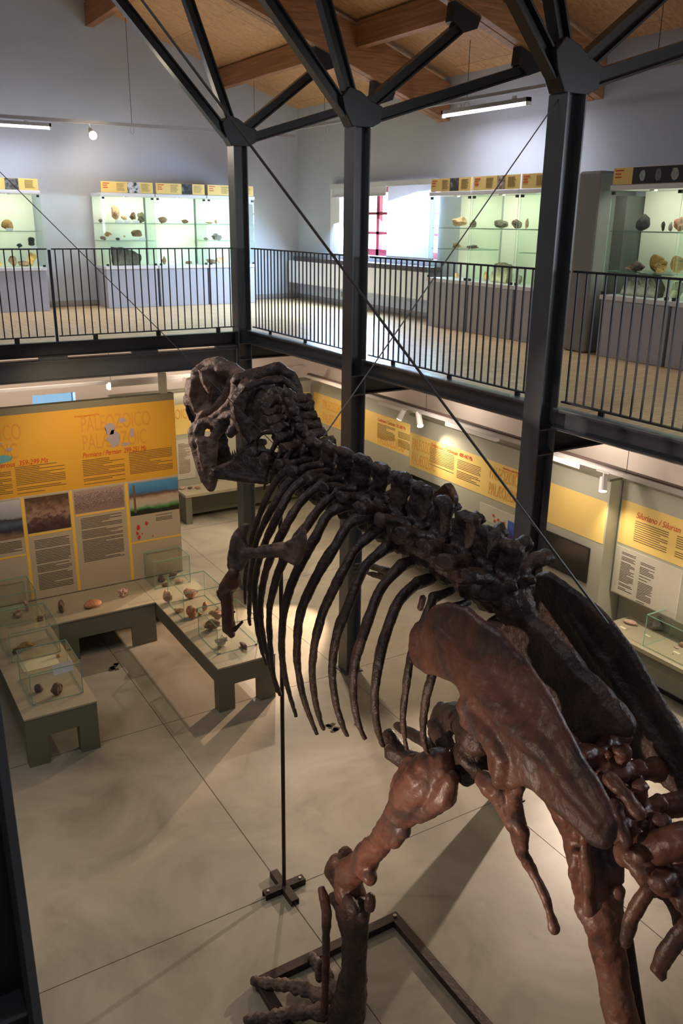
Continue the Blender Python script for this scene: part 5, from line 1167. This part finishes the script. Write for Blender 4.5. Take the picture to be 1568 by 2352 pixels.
# --- skull: cranium with openings, quadrate region, lower jaw
K = obj('skull', B(), M['bone_lit'], D)
bpy.data.objects.remove(K)
bm = B()
YS = 6.10
plate(bm, [(2.741,5.980,4.251),(2.801,5.980,4.286),(2.905,5.980,4.264),(3.000,5.980,4.277),(3.095,5.980,4.263),(3.165,5.980,4.216),(3.227,5.980,4.112),(3.259,5.980,3.967),(3.234,5.980,3.836),(3.161,5.980,3.790),(3.051,5.980,3.857),(2.981,5.980,3.864),(2.897,5.980,3.856),(2.842,5.980,3.799),(2.762,5.980,3.794),(2.701,5.980,3.878),(2.660,5.980,3.986),(2.642,5.980,4.124)], (0, .10, 0))
rtube(bm, [(2.756,6.100,4.264),(2.888,6.100,4.281),(3.003,6.100,4.307),(3.109,6.080,4.323),(3.179,6.020,4.278),(3.238,6.000,4.154),(3.259,5.980,3.996)], [.05, .05, .05, .06, .05, .045, .04], 8)
rtube(bm, [(2.718,5.900,4.232),(2.866,5.900,4.270),(3.054,5.900,4.272),(3.169,5.900,4.142),(3.207,5.900,3.963)], [.03, .03, .03, .03, .025], 8)
rtube(bm, [(2.732,5.950,3.898),(2.823,5.900,4.002),(2.964,5.880,4.043),(3.129,5.900,4.041)], [.04, .03, .03, .03], 8)
rtube(bm, [(3.068,5.860,3.950),(3.108,5.860,4.067),(3.053,5.900,4.152)], [.05, .05, .03], 8)
rtube(bm, [(2.864,5.900,4.169),(2.824,5.900,4.053),(2.840,5.900,3.931)], [.04, .05, .03], 8)
part('skull', bm, 'bone_shaded', .013, .014, 8, 2, 201, 'shaded back of the skull')
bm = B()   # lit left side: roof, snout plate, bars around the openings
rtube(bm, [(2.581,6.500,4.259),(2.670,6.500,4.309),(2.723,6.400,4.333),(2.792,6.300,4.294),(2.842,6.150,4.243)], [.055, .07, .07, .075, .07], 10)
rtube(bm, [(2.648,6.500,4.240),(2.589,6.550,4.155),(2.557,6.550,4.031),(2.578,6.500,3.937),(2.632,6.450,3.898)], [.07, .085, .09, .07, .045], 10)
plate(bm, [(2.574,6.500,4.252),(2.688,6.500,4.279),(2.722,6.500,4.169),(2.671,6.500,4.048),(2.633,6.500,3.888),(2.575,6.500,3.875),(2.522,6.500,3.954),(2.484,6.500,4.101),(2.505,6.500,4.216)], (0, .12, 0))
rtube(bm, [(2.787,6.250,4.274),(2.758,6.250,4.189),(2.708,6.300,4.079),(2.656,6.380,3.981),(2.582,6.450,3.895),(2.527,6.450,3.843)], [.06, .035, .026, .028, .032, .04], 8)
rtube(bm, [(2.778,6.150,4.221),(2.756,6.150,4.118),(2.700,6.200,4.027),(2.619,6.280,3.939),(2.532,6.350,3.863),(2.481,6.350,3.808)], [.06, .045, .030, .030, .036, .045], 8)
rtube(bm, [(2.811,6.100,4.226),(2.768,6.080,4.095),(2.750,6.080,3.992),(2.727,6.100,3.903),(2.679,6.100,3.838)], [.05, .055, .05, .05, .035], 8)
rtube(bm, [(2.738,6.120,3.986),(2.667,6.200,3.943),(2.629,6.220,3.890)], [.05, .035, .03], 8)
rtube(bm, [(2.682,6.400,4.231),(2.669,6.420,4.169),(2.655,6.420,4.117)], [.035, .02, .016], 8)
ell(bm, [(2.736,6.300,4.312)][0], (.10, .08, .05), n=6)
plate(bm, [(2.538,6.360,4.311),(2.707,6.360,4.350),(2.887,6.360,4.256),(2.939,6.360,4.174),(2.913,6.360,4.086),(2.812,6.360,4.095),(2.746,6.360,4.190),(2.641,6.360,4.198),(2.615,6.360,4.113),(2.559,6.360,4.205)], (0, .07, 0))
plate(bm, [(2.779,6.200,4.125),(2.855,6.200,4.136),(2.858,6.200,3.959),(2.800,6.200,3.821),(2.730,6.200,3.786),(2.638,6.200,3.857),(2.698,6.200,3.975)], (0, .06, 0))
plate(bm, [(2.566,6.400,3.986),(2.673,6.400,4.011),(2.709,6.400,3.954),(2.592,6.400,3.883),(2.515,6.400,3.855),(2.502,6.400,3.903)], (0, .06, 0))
part('skull', plate(B(), [(2.658,6.620,4.210),(2.972,6.620,4.196),(3.010,6.620,3.825),(2.837,6.620,3.748),(2.648,6.620,3.807)], (0, .05, 0)), 'bone_shaded', .014, .004, 10, 1, 207)  # dark plate behind the skull openings, painted in for their shade
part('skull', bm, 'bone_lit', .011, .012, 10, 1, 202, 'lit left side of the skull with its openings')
bm = B()
for k in range(9):
    t = k/8; x = 434+t*32; y = 925+t*32+8*math.sin(t*3)
P0 = [(2.491,6.500,4.011),(2.504,6.500,3.973),(2.521,6.500,3.943),(2.543,6.500,3.915),(2.557,6.480,3.900),(2.575,6.460,3.894)]
for k, p in enumerate(P0): rtube(bm, [p, (p[0]-.006, p[1], p[2]-.05), (p[0]-.002, p[1], p[2]-.095)], [.018, .014, .002], 6)
obj('upper_teeth', bm, M['tooth'], D)
bm = B()
rimq = [(2.476,6.300,3.890),(2.444,6.300,3.833),(2.455,6.300,3.750),(2.479,6.280,3.643),(2.482,6.260,3.557),(2.507,6.240,3.448),(2.541,6.220,3.375)]
rtube(bm, rimq, [.03, .045, .05, .05, .045, .04, .035], 8)
rtube(bm, [(2.476,6.300,3.890),(2.549,6.250,3.917),(2.610,6.200,3.906),(2.621,6.180,3.845),(2.579,6.200,3.782),(2.560,6.200,3.688),(2.562,6.200,3.561),(2.558,6.200,3.452),(2.540,6.200,3.380)], [.035, .035, .05, .05, .04, .045, .04, .045, .04], 8)
rtube(bm, [(2.447,6.280,3.766),(2.509,6.260,3.752),(2.579,6.220,3.763)], [.05, .04, .04], 8)
plate(bm, [(2.439,6.220,3.780),(2.572,6.220,3.771),(2.572,6.220,3.591),(2.589,6.220,3.442),(2.563,6.220,3.372),(2.526,6.220,3.377),(2.485,6.220,3.475),(2.460,6.220,3.606)], (0, .05, 0))
plate(bm, [(2.465,6.270,3.908),(2.652,6.270,3.931),(2.679,6.270,3.838),(2.609,6.270,3.785),(2.589,6.270,3.848),(2.537,6.270,3.865),(2.504,6.270,3.797),(2.441,6.270,3.794),(2.433,6.270,3.848)], (0, .06, 0))
plate(bm, [(2.444,6.250,3.798),(2.503,6.250,3.794),(2.600,6.250,3.776),(2.603,6.250,3.653),(2.464,6.250,3.670)], (0, .06, 0))
part('skull', bm, 'bone_lit', .009, .009, 12, 1, 203, 'grey brown cheek and jaw joint hanging below the skull')
bm = B()
plate(bm, [(2.492,6.050,3.579),(2.544,6.050,3.593),(2.658,6.050,3.628),(2.715,6.050,3.663),(2.793,6.050,3.711),(2.870,6.050,3.744),(2.952,6.050,3.735),(2.997,6.050,3.631),(3.011,6.050,3.500),(3.009,6.050,3.407),(2.922,6.050,3.409),(2.766,6.050,3.446),(2.616,6.050,3.497),(2.504,6.050,3.520)], (0, .06, 0))
rtube(bm, [(2.539,6.150,3.504),(2.653,6.050,3.495),(2.782,6.000,3.471),(2.920,5.950,3.443)], [.035, .035, .035, .03], 8)
rtube(bm, [(2.673,6.050,3.636),(2.751,6.000,3.720),(2.837,5.980,3.771),(2.903,5.950,3.770)], [.02, .025, .03, .03], 8)
part('lower_jaw', bm, 'bone_shaded', .010, .009, 10, 2, 205)
part('mouth_shade', plate(B(), [(2.610,6.300,3.786),(2.661,6.300,3.834),(2.718,6.300,3.828),(2.733,6.300,3.698),(2.784,6.300,3.573),(2.687,6.300,3.482),(2.609,6.300,3.474)], (0, .05, 0)), 'bone_shaded', .012, .006, 10, 1, 206)  # dark plate painted in for the shade inside the open mouth
bm = B()
for p in [(2.699,6.100,3.632),(2.718,6.100,3.637),(2.741,6.100,3.644),(2.765,6.100,3.649)]: rtube(bm, [p, (p[0], p[1], p[2]+.03), (p[0]-.005, p[1], p[2]+.065)], [.010, .007, .001], 6)
obj('lower_teeth', bm, M['tooth'], D)
